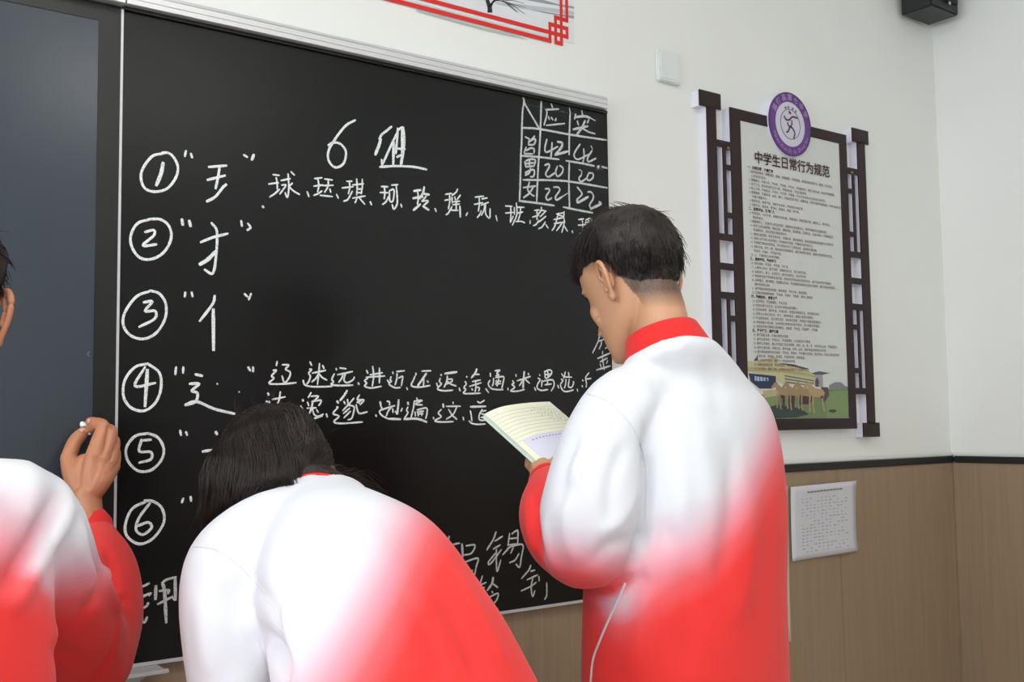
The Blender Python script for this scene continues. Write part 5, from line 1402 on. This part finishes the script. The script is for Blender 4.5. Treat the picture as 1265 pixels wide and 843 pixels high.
    ch.append(([Q(395, 370, 1.827), Q(420, 290, 1.846), Q(425, 235, 1.862), Q(395, 240, 1.882), Q(360, 265, 1.89)], [.0135, .0115, .0105, .0092, .0075]))      # ring
    ch.append(([Q(418, 400, 1.835), Q(432, 345, 1.855), Q(428, 300, 1.872), Q(400, 310, 1.888)], [.0120, .0105, .0095, .0075]))                                  # little
    hm = fuse([tube(p, r, 14, up=(.6, -.8, 0), sub=3) for p, r in ch], .0020, 4)
    bv = bvh_of(hm); co = getco(hm); no = getno(hm); disp = np.zeros(len(co))
    def mark(pts, wd, amp):
        L = []
        for a, b in pts:
            h = bv.ray_cast(CAM, (Q(a, b, 1.0) - CAM).normalized())
            if h[0] is not None: L.append(h[0])
        if len(L) < 2: return
        d, t = seg_dist(co, L); disp[:] += amp * np.exp(-(d / wd) ** 2)
    mark([(215, 325), (228, 285), (262, 235), (285, 190)], .0035, -.004)          # gap between thumb and forefinger
    mark([(352, 325), (370, 270), (385, 190), (388, 150)], .0022, -.0028)          # between fore and middle finger
    mark([(402, 360), (422, 300)], .0020, -.002)
    for a, b in ((300, 322), (350, 340), (398, 366)): mark([(a - 10, b), (a + 10, b)], .007, .0016)
    mark([(300, 380), (275, 480), (262, 560)], .004, .0008); mark([(350, 400), (310, 500), (280, 570)], .004, .0008); mark([(325, 380), (295, 470)], .005, -.0008)
    setco(hm, co + no * disp[:, None]); 
    ho = link('hand', hm, m_skin2, smooth=True); under(root, ho)
    # nails
    for (a, b, d, a2, b2) in ((262, 108, 1.868, 285, 112), (222, 166, 1.868, 210, 185)):
        h1 = bv.ray_cast(CAM, (Q(a, b, 1.0) - CAM).normalized()); 
        if h1[0] is None: continue
        c = h1[0]; n_ = h1[1]; t_ = (Q(a2, b2, d) - Q(a, b, d)).normalized(); t_ = (t_ - n_ * t_.dot(n_)).normalized(); s_ = n_.cross(t_)
        V = []; Fc = []
        for i in range(5):
            for k in range(5):
                u = (i - 2) / 2; v = (k - 2) / 2; V.append(c + t_ * (u * .0055) + s_ * (v * .0042 * (1 - .25 * abs(u))) + n_ * (.0009 - .0014 * v * v))
        for i in range(4):
            for k in range(4): q = i * 5 + k; Fc.append((q, q + 1, q + 6, q + 5))
        no_ = link('nail', mesh('nail', V, Fc), mat('nail', srgb(226, 180, 160), .3), smooth=True); under(root, no_); so = no_.modifiers.new('s', 'SOLIDIFY'); so.thickness = .0006
    c0, c1 = Q(222, 128, 1.885), Q(266, 182, 1.872)
    c0.y = min(c0.y, YB - .004)
    V, Fc = tube([c0, c1], [.0052, .0052], 16, cap=1, sub=1); ck = link('chalk_stick', mesh('chalk_stick', V, Fc), m_stick, smooth=True)
    tag(ck, 'short stick of white chalk pinched in the raised hand at the left', 'chalk')
    # left hand, out of the frame
    wl = sl + X * .04 - Z * .18 + Y * .25; d = (Y * .8 + X * .3 + Z * .1).normalized(); ch = [([wl, wl + d * .05], [(.018, .032), (.017, .036)])]; s2 = d.cross(Z).normalized()
    for o, ln in ((-.026, .055), (-.009, .07), (.009, .072), (.026, .062)):
        q = wl + d * .055 + Z * o; ch.append(([q - d * .02, q + d * ln * .5 + s2 * .006, q + d * ln * .7 + s2 * .03], [.010, .009, .007]))
    ch.append(([wl + Z * .02, wl + Z * .042 + d * .035, wl + Z * .05 + d * .06], [.012, .010, .008]))
    under(root, link('hand', hand(ch), m_skin2, smooth=True)); V, Fc = tube([wl - d * .03, wl + d * .008], [.038, .033], 20, cap=1); under(root, link('cuff', mesh('cuff', V, Fc), m_redknit, smooth=True))
    legs(root, C0 + Z * (zs - 1.345 + .84), AZ)
WD0, WD1 = -.010, -.35
writer()
